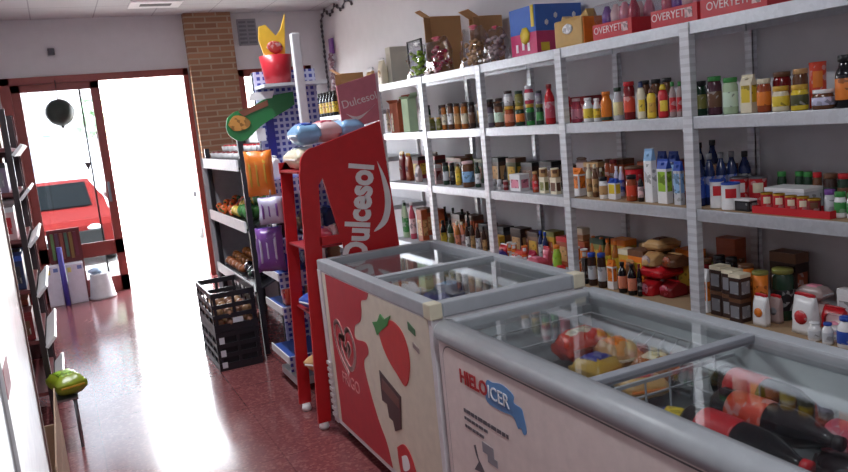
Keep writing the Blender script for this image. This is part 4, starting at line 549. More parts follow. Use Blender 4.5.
 ('bottle', 'bottle', "pink bottle with pale cap, fifth bay's lower shelf", 'bottle', (2.82, 6.26, 0.508), 0.057, 0.057, 0.3348, ('rose', 'white', 'palepink'), "bottle row on the fifth bay's lower shelf", {}),
 ('box', 'packet_box', "orange-brown box with tan front beside the right upright, fifth bay's lower shelf", 'box', (2.83, 6.072, 0.508), 0.0977, 0.0606, 0.2797, ('rust', 'rust', 'tan'), "box row on the fifth bay's lower shelf", {}),
 ('box', 'packet_box', "rear-row packet, first from left, fifth bay's lower shelf", 'box', (3.007, 6.38, 0.508), 0.15, 0.105, 0.25, ('rust', 'brown', 'tan'), "box row on the fifth bay's lower shelf", {}),
 ('box', 'packet_box', "rear-row packet, second from left, fifth bay's lower shelf", 'box', (3.007, 6.04, 0.508), 0.15, 0.105, 0.22, ('greypink', 'brown', 'rose'), "box row on the fifth bay's lower shelf", {}),
 ('box', 'packet_box', "rear-row packet, last on the right, fifth bay's lower shelf", 'box', (3.007, 5.68, 0.508), 0.15, 0.105, 0.25, ('brown', 'dkbrown', 'orange'), "box row on the fifth bay's lower shelf", {}),
 ('sidebox', 'cardboard_box', 'small brown cardboard box at the far end of the top shelf', 'box', (2.925, 7.712, 1.692), 0.1, 0.25, 0.4202, ('cardboard', 'cardboard', 'dkbrown'), 'box row on top of the metal shelving', {}),
 ('bag', 'food_bag', 'cream paper bag beside the small far cardboard box', 'bag', (2.849, 6.961, 1.692), 0.1584, 0.0982, 0.4125, ('tan', 'palegrey', 'tan'), 'bag row on top of the metal shelving', {}),
 ('box', 'packet_box', 'tall plain grey cardboard box', 'box', (2.955, 6.429, 1.906), 0.1, 0.28, 0.3233, ('greycard', 'greycard', 'grey'), None, {'plain': 1}),
 ('bag', 'food_bag', 'rounded cream bag in front of the grey cardboard box', 'bag', (2.779, 6.502, 1.906), 0.1112, 0.0689, 0.2412, ('cream', 'palegrey', 'tan'), 'bag row on top of the metal shelving', {}),
 ('frame', 'picture_frame', 'dark-framed picture panel leaning beside the grey box', 'picture', (2.806, 5.845, 1.906), 0.2694, 0.016, 0.3141, ('black', 'grey', 'mint'), None, {}),
 ('clearbag', 'sweet_bag', 'crinkled clear bag with green and yellow sweets', 'sweet bag', (2.732, 5.642, 1.906), 0.233, 0.13, 0.2793, ('palegrey', 'lime', 'white'), 'sweet bag row on top of the metal shelving', {}),
 ('sidebox', 'cardboard_box', 'large cardboard box lying open towards the aisle', 'box', (2.955, 5.588, 1.906), 0.1, 0.27, 0.4554, ('cardboard', 'cardboard', 'dkbrown'), 'box row on top of the metal shelving', {}),
 ('clearbag', 'sweet_bag', 'clear bag of red sweets in front of the large box', 'sweet bag', (2.745, 5.329, 1.906), 0.3215, 0.13, 0.2812, ('palegrey', 'crimson', 'rose'), 'sweet bag row on top of the metal shelving', {}),
 ('clearbag', 'sweet_bag', 'clear bag of biscuits with red ribbon', 'sweet bag', (2.745, 4.756, 1.906), 0.2634, 0.13, 0.2846, ('palegrey', 'tan', 'rose'), 'sweet bag row on top of the metal shelving', {}),
 ('clearbag', 'sweet_bag', 'clear bag with pink top left of the blue box', 'sweet bag', (2.745, 4.467, 1.906), 0.1794, 0.13, 0.2383, ('palegrey', 'greypink', 'crimson'), 'sweet bag row on top of the metal shelving', {}),
 ('sidebox', 'cardboard_box', 'brown cardboard box behind the two clear bags', 'box', (2.995, 4.997, 1.906), 0.1546, 0.19, 0.3637, ('cardboard', 'cardboard', 'dkbrown'), 'box row on top of the metal shelving', {}),
]
for k_, n_, l_, c_, p_, w_, d_, h_, col_, g_, o_ in GOODS: product(k_, n_, l_, c_, p_, w_, d_, h_, col_, g_, **o_)
# ------------------------------------------------------------------ room shell
BY, WX, LX, CZ = 9.1, 3.16, -.66, 2.97
WALL = M('d2d0d4', 'wall')
struct('floor', MB().box(LX-.1, WX+.1, -1.4, BY+.22, -.12, 0), FLOOR, 'polished red-brown terrazzo tile floor reflecting the open doorway')
struct('wall_right', MB().box(WX, WX+.1, -1.4, BY+.2, 0, CZ+.1), WALL, 'white wall behind the metal shelving')
struct('wall_left', MB().box(LX-.1, LX, -1.4, BY+.2, 0, CZ+.1), WALL, 'white wall behind the left shelving and white fridge')
struct('wall_rear', MB().box(LX-.1, WX+.1, -1.5, -1.4, 0, CZ+.1), WALL, 'white wall at the rear end of the shop')
DX0, DX1, DZ = -.40, 1.50, 2.385
wb = MB()
for a in ((LX, DX0, 0, CZ), (DX0, DX1, DZ, CZ), (DX1, 2.06, 0, CZ), (2.06, 2.95, 0, 1.05), (2.06, 2.95, 2.33, CZ), (2.95, WX, 0, CZ)):
    wb.box(a[0], a[1], BY, BY+.2, a[2], a[3])
struct('wall_back', wb, WALL, 'white end wall around the bright doorway and small window')
ceil = brick_mat('ceiling_tiles', 'b4b4b8', 'b8b8bc', '8e8e94', .6, 1.2, 0, .006, .8)
struct('ceiling', MB().box(LX-.1, WX+.1, -1.4, BY+.2, CZ, CZ+.08), ceil, 'grey suspended ceiling with faint tile joints')
bk = brick_mat('brown_bricks', 'a47a5e', '8e664e', 'a8947e', .25, .065, .5, .009, .85, (PI/2, 0, 0))
struct('column_back', MB().box(1.52, 2.04, BY-.12, BY+.0, 0, CZ), bk, 'narrow brown brick column right of the doorway')
FR = M('8a3c36')
dj = MB().box(DX0, DX0+.1, BY-.03, BY+.12, 0, DZ).box(DX0, DX1, BY-.03, BY+.12, DZ-.075, DZ).box(DX1-.055, DX1, BY-.03, BY+.12, 0, DZ)
struct('trim_1', dj, FR, 'dark red-brown frame around the shop doorway')
d1 = thing('door_1', 'dark red-brown glazed door leaf on the left of the doorway', 'door', (.1, BY+.04, 0), kind='structure')
x0, x1 = DX0+.1, .555
MB().box(x0, x0+.085, BY+.0, BY+.05, 0, 2.31).box(x1-.09, x1, BY, BY+.05, 0, 2.31).box(x0, x1, BY, BY+.05, 2.235, 2.31).box(x0, x1, BY, BY+.05, .42, .575).box(x0, x1, BY, BY+.05, 0, .17).build('leaf_frame', FR, d1)
MB().box(x0+.08, x1-.085, BY+.02, BY+.026, .56, 2.24).build('pane', TINT, d1)
MB().box(x0+.08, x1-.085, BY+.02, BY+.026, .16, .43).build('pane', TINT, d1)
MB().box(.345, .362, BY+.03, BY+.05, .56, 2.24).box(.345, .362, BY+.03, BY+.05, .16, .43).build('glazing_bar', M('6c5a58'), d1)
MB().box(x1-.075, x1-.05, BY-.03, BY, 1.0, 1.22, .006).build('handle', M('grey', 'me'), d1)
MB().prism([(.285, 1.45), (.355, 1.45), (.32, 1.36)], 1, BY+.008, BY+.018).build('sticker', M('4a3a40'), d1)
w1 = thing('window_1', 'small bright window with dark red frame right of the brick column', 'window', (2.5, BY, 1.05), kind='structure')
MB().box(2.06, 2.95, BY-.02, BY+.1, 2.25, 2.33).box(2.06, 2.13, BY-.02, BY+.1, 1.05, 2.33).box(2.88, 2.95, BY-.02, BY+.1, 1.05, 2.33).box(2.06, 2.95, BY-.02, BY+.1, 1.05, 1.11).build('window_frame', FR, w1)
MB().box(2.12, 2.89, BY+.04, BY+.046, 1.1, 2.26).build('pane', GLASS, w1)
vt = thing('wall_vent', 'grey square louvred vent high on the end wall', 'vent', (2.235, BY-.012, 2.75))
MB().box(2.125, 2.345, BY-.02, BY, 2.6, 2.9).build('frame', M('8a8890'), vt)
m = MB()
for i in range(6): m.box(2.14, 2.225, BY-.026, BY-.019, 2.62+i*.046, 2.645+i*.046).box(2.245, 2.33, BY-.026, BY-.019, 2.62+i*.046, 2.645+i*.046)
m.build('louvre_slats', M('6a6a76'), vt)
cv = thing('ceiling_vent', 'white slot air diffuser in the ceiling near the end wall', 'vent', (1.15, 8.3, CZ-.01))
MB().box(.9, 1.4, 8.12, 8.5, CZ-.014, CZ).build('panel', M('white'), cv); MB().box(1.0, 1.3, 8.24, 8.36, CZ-.018, CZ-.013).build('slot', M('4a4a50'), cv)
tag(MB().box(.11, .175, BY-.035, BY, 2.6, 2.67, .006).build('wall_sensor', M('4c4c58')), 'tiny dark square sensor on the end wall above the door', 'sensor')
hb = thing('hanging_ball', 'round dark green ball hanging behind the door glass', 'ornament', (.13, BY-.2, 2.0))
MB().blob((.128, BY-.2, 1.995), (.14, .14, .14), 3, .06, 5).blob((.135, BY-.2, 1.855), (.02, .02, .025), 1).build('ball', M('1e2a24'), hb); MB().tube([(.13, BY-.2, 2.12), (.13, BY-.03, 2.34)], .003).build('cord', M('black'), hb)
# ceiling lamps added as interior fill, outside the view
for i, (lx, ly) in enumerate(((.6, .6), (.6, 4.6))):
    t = thing('fill_light', ('added white fill light on the ceiling above the freezers', 'added white fill light on the ceiling over the middle of the aisle')[i], 'light', (lx, ly, CZ), group='added fill light row')
    MB().box(lx-.09, lx+.09, ly-.62, ly+.62, CZ-.05, CZ, .005).build('housing', M('white'), t)
    ld = bpy.data.lights.new('fill_area_light', 'AREA'); ld.shape = 'RECTANGLE'; ld.size = .14; ld.size_y = 1.2; ld.energy = FILL*(.8, 1.3)[i]; ld.color = (.93, .96, 1)
    lo = bpy.data.objects.new('fill_area_light', ld); C.objects.link(lo); lo.location = (lx, ly, CZ-.055)
# ------------------------------------------------------------------ metal shelving along the right wall
def perf_mat():
    m, N, L, b = nodes('perforated_steel')
    tc = N.new('ShaderNodeTexCoord'); s = N.new('ShaderNodeSeparateXYZ'); L.new(tc.outputs['Object'], s.inputs[0])
    a = N.new('ShaderNodeMath'); a.operation = 'MULTIPLY'; a.inputs[1].default_value = 1/.04; L.new(s.outputs['Z'], a.inputs[0])
    f = N.new('ShaderNodeMath'); f.operation = 'FRACT'; L.new(a.outputs[0], f.inputs[0])
    g = N.new('ShaderNodeMath'); g.operation = 'GREATER_THAN'; g.inputs[1].default_value = .6; L.new(f.outputs[0], g.inputs[0])
    mx = N.new('ShaderNodeMix'); mx.data_type = 'RGBA'; mx.inputs['A'].default_value = lin('dcdfe4'); mx.inputs['B'].default_value = lin('ccced3'); L.new(g.outputs[0], mx.inputs['Factor'])
    L.new(mx.outputs['Result'], b.inputs['Base Color']); b.inputs['Metallic'].default_value = .2; b.inputs['Roughness'].default_value = .35; return m
PERF = perf_mat()
UY = [1.79, 2.74, 3.73, 4.66, 5.58, 6.50]
sh = thing('metal_shelving', 'long galvanised metal shelving full of groceries along the right wall', 'shelving', (2.9, 4.1, 0))
for y in UY:
    MB().box(2.692, 2.697, y-.034, y+.024, 0, 1.904).box(2.6975, 2.73, y-.034, y-.03, 0, 1.904).build('upright', PERF, sh)
    MB().box(3.112, 3.117, y-.024, y+.024, 0, 1.9).box(3.112, 3.14, y-.024, y-.02, 0, 1.9).build('upright', PERF, sh)
BOARD = M('a88c6c', 'cb'); UNDER = M('b4b6bc', 'cb')
for i in range(5):
    y0, y1 = UY[i]+.004, UY[i+1]-.004
    for k, z in enumerate((.1, .507, 1.035, 1.472, 1.905)):
        b = MB().box(2.715, 3.108, y0, y1, z-.012, z).build('shelf', BOARD if (k in (1, 2) and i < 2) else UNDER, sh)
        MB().box(2.698, 2.714, y0, y1, z-.055, z+.002, .002).box(3.098, 3.109, y0, y1, z-.05, z-.0125).build('rim', GALV, b)
fs = thing('low_shelving', 'lower white shelving beyond the metal shelving holding wine bottles', 'shelving', (2.9, 7.6, 0))
for y in (6.58, 8.62):
    for x in (2.7, 3.1): MB().box(x-.015, x+.015, y-.015, y+.015, 0, 1.68).build('post', M('white'), fs)
for z in (.3, .8, 1.25, 1.69): MB().box(2.68, 3.12, 6.56, 8.64, z-.04, z, .003).build('shelf', M('palegrey'), fs)
for i in range(6):
    p = (2.82, 7.98+i*.105, 1.691)
    product('bottle', 'wine_bottle', ('dark wine bottle, %s in the row on low white shelving' % ('first from the camera', 'second from the camera', 'third from the camera', 'fourth from the camera', 'fifth from the camera', 'last')[i]), 'bottle', p, .075, .075, .27, ('black', 'black', 'gold' if i % 2 else 'yellow'), 'wine bottle row on the low white shelving')
ga = thing('hanging_garland', 'purple and brown paper garland hanging on the wall above the wine', 'garland', (3.13, 8.75, 2.3))
MB().box(3.12, 3.15, 8.72, 8.84, 2.42, 2.6, .01).build('purple_block', M('purple', 'fa'), ga)
m = MB()
for i in range(14): m.blob((3.115, 8.78+.045*math.sin(i*2.1), 2.41-i*.038), (.03, .045, .03), 1, .3, 3, i)
m.build('paper_flowers', M('8a6c78', 'pr'), ga)
m = MB(); pts = [(3.14, 9.07, 2.0+i*.06) for i in range(15)]+[(3.14, 9.0-i*.09, 2.9+.04*math.sin(i*1.5)) for i in range(12)]
m.tube(pts, .008, 5)
for p in pts: m.blob(p, (.015, .028, .028), 1, .5, 4, p[2]*9)
tag(m.build('tinsel', M('5c5a60', 'me')), 'thin dark tinsel strand running down the far wall corner and along the wall', 'tinsel')
# boxes on top, built by hand
TZ = 1.9055
pb = thing('party_box', 'large blue and pink sweets box on top of the metal shelving', 'box', (2.95, 4.17, TZ))
MB().box(2.77, 3.12, 4.03, 4.32, TZ, TZ+.14).build('lower_half', M('c8386c'), pb); MB().box(2.77, 3.12, 4.03, 4.32, TZ+.14, TZ+.30).build('upper_half', M('3468c0'), pb)
for y, z in ((4.25, .05), (4.18, .06), (4.12, .05)): MB().box(2.767, 2.772, y-.012, y+.012, TZ+z-.02, TZ+z+.03).build('figure_print', M('white'), pb)
for i in range(4): MB().blob((2.85+i*.07, 4.028, TZ+.19+.04*(i % 2)), (.016, .004, .02), 1).build('figure_print', M('white'), pb)
MB().lathe([(0, -.003), (.055, -.003), (.05, .004), (0, .004)], 7, mat=Matrix.Translation((2.767, 4.15, TZ+.125)) @ Matrix.Rotation(PI/2, 4, 'Y')).box(2.765, 2.772, 4.045, 4.075, TZ+.17, TZ+.3).build('yellow_star', M('yellow'), pb); MB().box(2.8, 2.86, 4.026, 4.033, TZ+.02, TZ+.07).build('yellow_patch', M('yellow'), pb)
tb = thing('biscuit_bag', 'tan biscuit bag with orange side between the blue box and red cases', 'bag', (2.82, 3.66, TZ))
MB().box(2.73, 2.9, 3.53, 3.79, TZ, TZ+.155, .012).build('front_face', M('c4a060', 'fa'), tb); MB().box(2.74, 2.89, 3.524, 3.531, TZ+.004, TZ+.15, .002).build('orange_side', M('orange', 'fa'), tb)
MB().prism([(3.53, TZ+.15), (3.79, TZ+.15), (3.77, TZ+.185), (3.73, TZ+.165), (3.66, TZ+.17), (3.6, TZ+.165), (3.55, TZ+.195)], 0, 2.78, 2.84).build('crumpled_top', M('c4a060', 'fa'), tb)
MB().blob((2.728, 3.66, TZ+.1), (.004, .05, .03), 2, .1).build('print', M('white', 'pr'), tb)
for i, (y0, y1, lab) in enumerate(((3.12, 3.43, 'red drinks case with white lettering, farther of the three on the metal shelving top'), (2.68, 2.98, 'red drinks case with white lettering right above the near metal upright'), (2.3, 2.66, 'red drinks case at the right edge on the metal shelving top'))):
    t = thing('drinks_case', lab, 'case', (2.85, (y0+y1)/2, TZ), group='drinks case row on the metal shelving')
    MB().box(2.725, 2.735, y0, y1, TZ, TZ+.085).box(2.96, 2.97, y0, y1, TZ, TZ+.085).box(2.735, 2.96, y0, y0+.01, TZ, TZ+.085).box(2.735, 2.96, y1-.01, y1, TZ, TZ+.085).box(2.735, 2.96, y0+.01, y1-.01, TZ, TZ+.01).build('tray', M('c8303a'), t)
    yc = (y0+y1)/2
    text('OVERYETI', .052, M('f0dede'), t, basis((2.7245, yc+.03, TZ+.05), (0, -1, 0), (0, .0, 1)), .001)
    MB().box(2.723, 2.7255, y0+.03, y0+.075, TZ+.025, TZ+.07).build('badge', M('palepink', 'pr'), t)
    for r in range(2):
        for c in range(4):
            b = MB().lathe([(.026, 0), (.03, .005), (.03, .12), (.018, .15), (.012, .165), (0, .165)], 12, (2.79+r*.1, y0+.05+c*(y1-y0-.1)/3, TZ+.012)).build('bottle', M(('rose', 'pink', 'palepink', 'purple')[(r+c+i) % 4], 'gl'), t)
    MB().box(2.728, 2.968, y0+.003, y1-.003, TZ+.086, TZ+.19, .02).build('shrink_film', FILM, t)
# ------------------------------------------------------------------ ice cream freezer and ice freezer
RAIL = M('a8acb2'); LINER = M('a4a8ac'); WHITE = M('dcdade')
def freezer_body(t, x0, x1, y0, y1, zt, front):
    k = .055
    MB().box(x0, x0+k, y0, y1, .07, zt-.05, .004).box(x1-k, x1, y0, y1, .07, zt-.05, .004).box(x0+k, x1-k, y0, y0+k, .07, zt-.05, .004).box(x0+k, x1-k, y1-k, y1, .07, zt-.05, .004).box(x0+k, x1-k, y0+k, y1-k, .07, .14).build('cabinet', front, t)
    MB().box(x0+k, x0+k+.004, y0+k, y1-k, .14, zt-.05).box(x1-k-.004, x1-k, y0+k, y1-k, .14, zt-.05).box(x0+k, x1-k, y0+k, y0+k+.004, .14, zt-.05).box(x0+k, x1-k, y1-k-.004, y1-k, .14, zt-.05).box(x0+k, x1-k, y0+k, y1-k, .60, .612).build('liner', LINER, t)
    for x in (x0+.06, x1-.06):
        for y in (y0+.08, y1-.08): MB().lathe([(.02, 0), (.028, .01), (.028, .07)], 12, (x, y, 0)).build('foot', M('black'), t)
fx0, fx1, fy0, fy1, fz = 1.12, 1.79, 2.41, 3.71, .932
f1 = thing('ice_cream_freezer', 'chest freezer with red and cream strawberry front beside the red snack stand', 'freezer', (1.45, 3.06, 0))
freezer_body(f1, fx0, fx1, fy0, fy1, fz, WHITE)
MB().box(fx0-.004, fx0+.05, fy0-.004, fy1+.004, fz-.055, fz, .006).box(fx1-.05, fx1+.004, fy0-.004, fy1+.004, fz-.055, fz, .006).box(fx0+.05, fx1-.05, fy0-.004, fy0+.05, fz-.055, fz, .006).box(fx0+.05, fx1-.05, fy1-.045, fy1+.004, fz-.055, fz, .006).build('top_frame', RAIL, f1)
MB().box(fx0-.008, fx0+.045, fy0-.008, fy0+.05, fz-.057, fz+.003, .006).build('corner_cap', M('d8d0b8'), f1); MB().box(fx1-.045, fx1+.008, fy0-.008, fy0+.05, fz-.057, fz+.003, .006).build('corner_cap', M('d8d0b8'), f1)
for a, b, z in ((fy0+.045, 3.05, fz-.012), (3.0, fy1-.04, fz-.022)):
    ld = MB().box(fx0+.045, fx1-.045, a, b, z-.003, z+.002).build('sliding_lid', GLASS, f1)
    MB().box(fx0+.045, fx1-.045, a if a > 2.9 else b-.045, a+.045 if a > 2.9 else b, z-.008, z+.016, .003).build('lid_rail', RAIL, ld)
AX = fx0-.0015
def P1(pts, d, nm, mat): return MB().prism(pts, 0, AX-d, AX+.006).build(nm, mat, f1)
P1([(2.44, .1), (3.66, .1), (3.66, .872), (2.44, .872)], .000, 'front_art', M('d6cdbc'))
def wav(pts, n=6):
    out = []
    for i in range(len(pts)-1):
        for k in range(n):
            t = k/n; p0 = pts[max(i-1, 0)]; p1 = pts[i]; p2 = pts[i+1]; p3 = pts[min(i+2, len(pts)-1)]
            out.append(tuple(.5*(2*p1[j]+(p2[j]-p0[j])*t+(2*p0[j]-5*p1[j]+4*p2[j]-p3[j])*t*t+(3*p1[j]-p0[j]-3*p2[j]+p3[j])*t**3) for j in (0, 1)))
    return out+[pts[-1]]
edge = wav([(3.02, .872), (3.05, .84), (3.12, .82), (3.13, .77), (3.16, .72), (3.24, .68), (3.25, .62), (3.12, .63), (3.1, .585), (3.17, .53), (3.16, .46), (3.11, .36), (3.06, .28), (2.99, .2), (2.95, .1)])
P1(edge+[(3.6, .1), (3.6, .872)], .002, 'red_field', M('b4202e'))
straw = wav([(2.942, .726), (2.914, .667), (2.854, .612), (2.781, .575), (2.709, .544), (2.66, .60), (2.64, .679), (2.661, .747), (2.708, .785), (2.783, .80), (2.872, .78), (2.942, .726)], 4)
P1(straw[:-1], .003, 'strawberry_print', M('c42e2e'))
P1([(3.0, .75), (2.94, .765), (2.90, .805), (2.86, .79), (2.79, .82), (2.83, .77), (2.90, .735), (2.96, .70), (2.975, .728)], .0045, 'strawberry_leaf_print', M('green'))
P1([(2.983, .538), (2.77, .482), (2.80, .331), (2.871, .298), (2.882, .339), (2.924, .343), (2.931, .40), (2.986, .401)], .003, 'chocolate_print', M('3a2224'))
P1([(2.957, .509), (2.788, .466), (2.798, .424), (2.97, .46)], .0045, 'chocolate_shine_print', M('6a4038'))
P1(wav([(2.868, .227), (2.797, .266), (2.74, .252), (2.703, .206), (2.703, .162), (2.835, .109), (2.864, .161), (2.868, .227)], 4)[:-1], .003, 'red_fruit_print', M('c42e34'))
P1(wav([(2.822, .204), (2.767, .225), (2.748, .179), (2.816, .143), (2.822, .204)], 4)[:-1], .0045, 'fruit_label_print', M('white'))
P1([(2.56, .81), (2.62, .83), (2.62, .8), (2.56, .785)], .003, 'green_mark', M('3a6a44')); P1([(2.54, .74), (2.59, .755), (2.59, .735), (2.54, .72)], .003, 'grey_mark', M('8a7a78'))
# heart-shaped swirl and name under it
hp = wav([(3.40, .41), (3.50, .48), (3.545, .56), (3.53, .635), (3.47, .65), (3.425, .60), (3.41, .575), (3.375, .63), (3.32, .64), (3.275, .58), (3.29, .50), (3.35, .445), (3.42, .47), (3.475, .53), (3.475, .58), (3.44, .585), (3.415, .54), (3.39, .53), (3.355, .57), (3.34, .54), (3.38, .5)], 5)
m = MB()
for a, b in zip(hp, hp[1:]):
    d = Vector((b[0]-a[0], b[1]-a[1]))
    if d.length < 1e-5: continue
    n = Vector((-d.y, d.x)).normalized()*.0125; e = d.normalized()*.005
    m.prism([(a[0]+n.x-e.x, a[1]+n.y-e.y), (b[0]+n.x+e.x, b[1]+n.y+e.y), (b[0]-n.x+e.x, b[1]-n.y+e.y), (a[0]-n.x-e.x, a[1]-n.y-e.y)], 0, AX-.0045, AX)
m.build('heart_logo', M('e8bab6'), f1)
text('FRIGO', .085, M('d88c8c'), f1, basis((AX-.0035, 3.385, .365), (0, -1, 0), (0, 0, 1)), .001)
m = MB()
for i in range(9): m.box(fx0-.014, fx0-.002, fy1-.05, fy1+.006, .1+i*.035, .118+i*.035)
m.build('edge_ribs', M('d0c8c8'), f1)
MB().box(fx0-.006, fx0+.002, 3.664, fy1+.004, .07, fz-.05).build('edge_strip', M('d4ccd0'), f1)
ex0, ex1, ey0, ey1, ez = 1.115, 1.80, -.15, 2.36, .885
f2 = thing('ice_freezer', 'long white chest freezer with grey rail and HIELO lettering in front', 'freezer', (1.45, 1.1, 0))
freezer_body(f2, ex0, ex1, ey0, ey1, ez, M('d8ccca'))
prof = [(ex0+.055, ez-.004), (ex0+.03, ez), (ex0+.01, ez-.004), (ex0-.006, ez-.016), (ex0-.014, ez-.034), (ex0-.014, ez-.052), (ex0-.004, ez-.066), (ex0+.055, ez-.066)]
MB().prism(prof, 1, ey0, ey1).build('front_rail', M('94979c'), f2, True)
for p in f2.children[-1].data.polygons: p.use_smooth = len(p.vertices) == 4
MB().box(ex1-.055, ex1+.004, ey0, ey1, ez-.06, ez, .008).box(ex0+.055, ex1-.055, ey1-.05, ey1, ez-.06, ez, .008).box(ex0+.055, ex1-.055, ey0, ey0+.05, ez-.06, ez, .008).build('top_frame', RAIL, f2)
for a, b, z in ((ey0+.045, 1.58, ez-.02), (1.545, ey1-.045, ez-.012)):
    ld = MB().box(ex0+.05, ex1-.05, a, b, z-.003, z+.002).build('sliding_lid', GLASS, f2)
    MB().box(ex0+.05, ex1-.05, (b-.033) if a < 1 else a, b if a < 1 else a+.033, z-.01, z+.008, .003).build('lid_rail', M('8e929a'), ld)
m = MB()
for y in (1.62,): m.box(ex0+.06, ex1-.06, y-.004, y+.004, .62, .66).box(ex0+.06, ex1-.06, y-.004, y+.004, .8, .81)
for i in range(6): m.box(ex0+.1+i*.09, ex0+.103+i*.09, 1.617, 1.623, .62, .81)
for z in (.66, .74, .81): m.tube([(ex0+.075, 1.66, z), (ex1-.075, 1.66, z), (ex1-.075, 2.28, z), (ex0+.075, 2.28, z), (ex0+.075, 1.66, z)], .004, 6)
for i in range(7): m.tube([(ex1-.075, 1.7+i*.09, .615), (ex1-.075, 1.68+i*.05, .81)], .0025, 5)
m.build('wire_basket', M('palegrey'), f2)
BX = ex0-.001
def P2(pts, d, nm, mat): return MB().prism(pts, 0, BX-d, BX+.004).build(nm, mat, f2)
m = MB()
rr = .05; Y1, Y0, Z1, Z0 = 2.325, -.1, .808, .12
rc = [(Y1-rr+rr*math.cos(a*PI/12), Z1-rr+rr*math.sin(a*PI/12)) for a in range(7)]+[(Y0, Z1), (Y0, Z0), (Y1, Z0)]
P2(rc, .002, 'front_panel', M('e0d2ce'))
big = rc; ring = [(Y1+.005-rr+rr*math.cos(a*PI/12), Z1+.004-rr+rr*math.sin(a*PI/12)) for a in range(7)]+[(Y0, Z1+.004), (Y0, Z0), (Y1+.005, Z0)]
P2(ring, .0005, 'panel_seam', M('6a6668'))
text('HIELO', .066, M('b02c30'), f2, basis((BX-.0045, 2.115, .728), (0, -1, 0), (0, 0, 1)), .001, offset=.0015)
text('ICER', .062, M('e6eaf0'), f2, basis((BX-.0065, 1.955, .728), (0, -1, 0), (0, 0, 1)), .001)
P2(wav([(2.04, .735), (2.02, .765), (1.99, .765), (1.93, .775), (1.87, .76), (1.87, .735), (1.83, .73), (1.82, .71), (1.81, .665), (1.825, .65), (1.84, .668), (1.855, .66), (1.88, .69), (1.95, .685), (2.03, .69), (2.04, .735)], 4)[:-1], .004, 'blue_fish_shape', M('5a8cc0'))
m = MB()
for y0, y1, z in ((2.2, 1.92, .612), (2.2, 2.06, .583), (2.2, 2.1, .555)):
    y = y0; q = 0
    while y > y1:
        w = .012+.02*((q*37 % 10)/10); m.box(BX-.004, BX, y-w, y, z-.006 if z < .6 else z-.009, z+.004); y -= w+.006; q += 1
m.build('small_print', M('5c5a62'), f2)
MB().box(BX-.004, BX, 2.02, 2.09, .50, .535).box(BX-.004, BX, 2.0, 2.06, .475, .5).build('grey_stamp', M('8a8a92'), f2)
MB().prism([(2.15, .50), (2.14, .505), (2.125, .45), (2.16, .41), (2.10, .42), (2.07, .40), (2.11, .445), (2.14, .47)], 0, BX-.004, BX).build('figure_mark', M('5c5a62'), f2)
# goods inside the freezers
def lying(name, label, cat, p, r, L, cols, rz, group=None):
    t = thing(name, label, cat, p, rz, group); R = Matrix.Rotation(PI/2, 4, 'X')   # axis along -y
    MB().lathe([(r*.7, -L/2), (r, -L/2+.02), (r*.93, -L*.1), (r, L*.08), (r*.9, L*.22), (r*.35, L*.41), (r*.3, L*.46)], 18, mat=R).build('body', M(cols[0], 'gl'), t, world=False)
    MB().lathe([(r*1.01, -L*.34), (r*1.03, -L*.33), (r*1.0, -.02), (r*.98, -.01)], 18, mat=R).build('label_band', M(cols[1], 'pr' if cols[1] != 'red' else 'pl'), t, world=False)
    MB().lathe([(r*.37, L*.45), (r*.37, L*.5), (0, L*.5)], 14, mat=R).build('cap', M(cols[2]), t, world=False); return t
lying('cola_bottle', 'cola bottle with red label lying against the far side of the ice freezer', 'bottle', (1.665, 1.43, .748), .05, .36, ('black', 'red', 'black'), 0, 'cola bottles lying in the ice freezer')
lying('cola_bottle', 'cola bottle with orange-red lettered label in the middle of the ice freezer', 'bottle', (1.555, 1.32, .74), .05, .36, ('black', 'redorange', 'black'), .06, 'cola bottles lying in the ice freezer')
lying('cola_bottle', 'cola bottle with plain red label nearest the front rail of the freezer', 'bottle', (1.41, 1.29, .735), .052, .36, ('black', 'red', 'red'), .03, 'cola bottles lying in the ice freezer')
lying('cola_bottle', 'dark bottle lying low between the orange-labelled and far cola bottles', 'bottle', (1.655, 1.12, .70), .048, .34, ('dkbrown', 'rose', 'white'), -.05, 'cola bottles lying in the ice freezer')
lying('cola_bottle', 'dark bottle at the right edge nearest the front rail', 'bottle', (1.38, .86, .735), .052, .34, ('black', 'dkred', 'red'), .05, 'cola bottles lying in the ice freezer')
lying('cola_bottle', 'dark bottle at the right edge in the middle of the ice freezer', 'bottle', (1.52, .88, .73), .05, .34, ('black', 'dkbrown', 'black'), -.04, 'cola bottles lying in the ice freezer')
for i in range(10): tag(MB().blob((1.25+.11*(i % 4), .95+.17*(i//4)+.03*(i % 3), .668), (.05, .08, .042), 2, .12, 2, i).build('dark_bottle', M('2a2226', 'gl')), 'dark bottle end at the bottom of the ice freezer', 'bottle', 'dark bottles under the cola')
def pillow_bag(label, cat, p, w, d, h, cols, rz, group=None, tilt=0, name='food_bag'):
    t = thing(name, label, cat, p, rz, group); t.rotation_euler = (tilt, 0, rz)
    MB().pillow(w, d, h, p[0]*9+p[1]*5, False, .16).build('body', M(cols[0], 'fa'), t, world=False)
    for s in (-1, 1): MB().box(-d*.4, d*.4, s*w*.5-.008, s*w*.5+.008, h*.45, h*.52).build('seal', M(cols[1], 'fa'), t, world=False)
    MB().pillow(w*.55, d*.6, h*.25, p[1]*7, False, .1).build('print_panel', M(cols[2], 'pr'), t, world=False).location = (0, 0, h*.78); return t
fg = 'food packs in the ice freezer'
pillow_bag('golden snack bag with blue emblem in the ice freezer basket', 'bag', (1.52, 2.0, .66), .13, .13, .1, ('gold', 'orange', 'indigo'), .2, fg)
pillow_bag('tan snack bag behind the golden one in the ice freezer basket', 'bag', (1.65, 2.05, .665), .14, .12, .11, ('tan', 'cream', 'orange'), -.2, fg)
pillow_bag('orange-brown snack pack right behind the basket wires', 'bag', (1.66, 1.88, .66), .13, .11, .1, ('amber', 'orange', 'cream'), .4, fg)
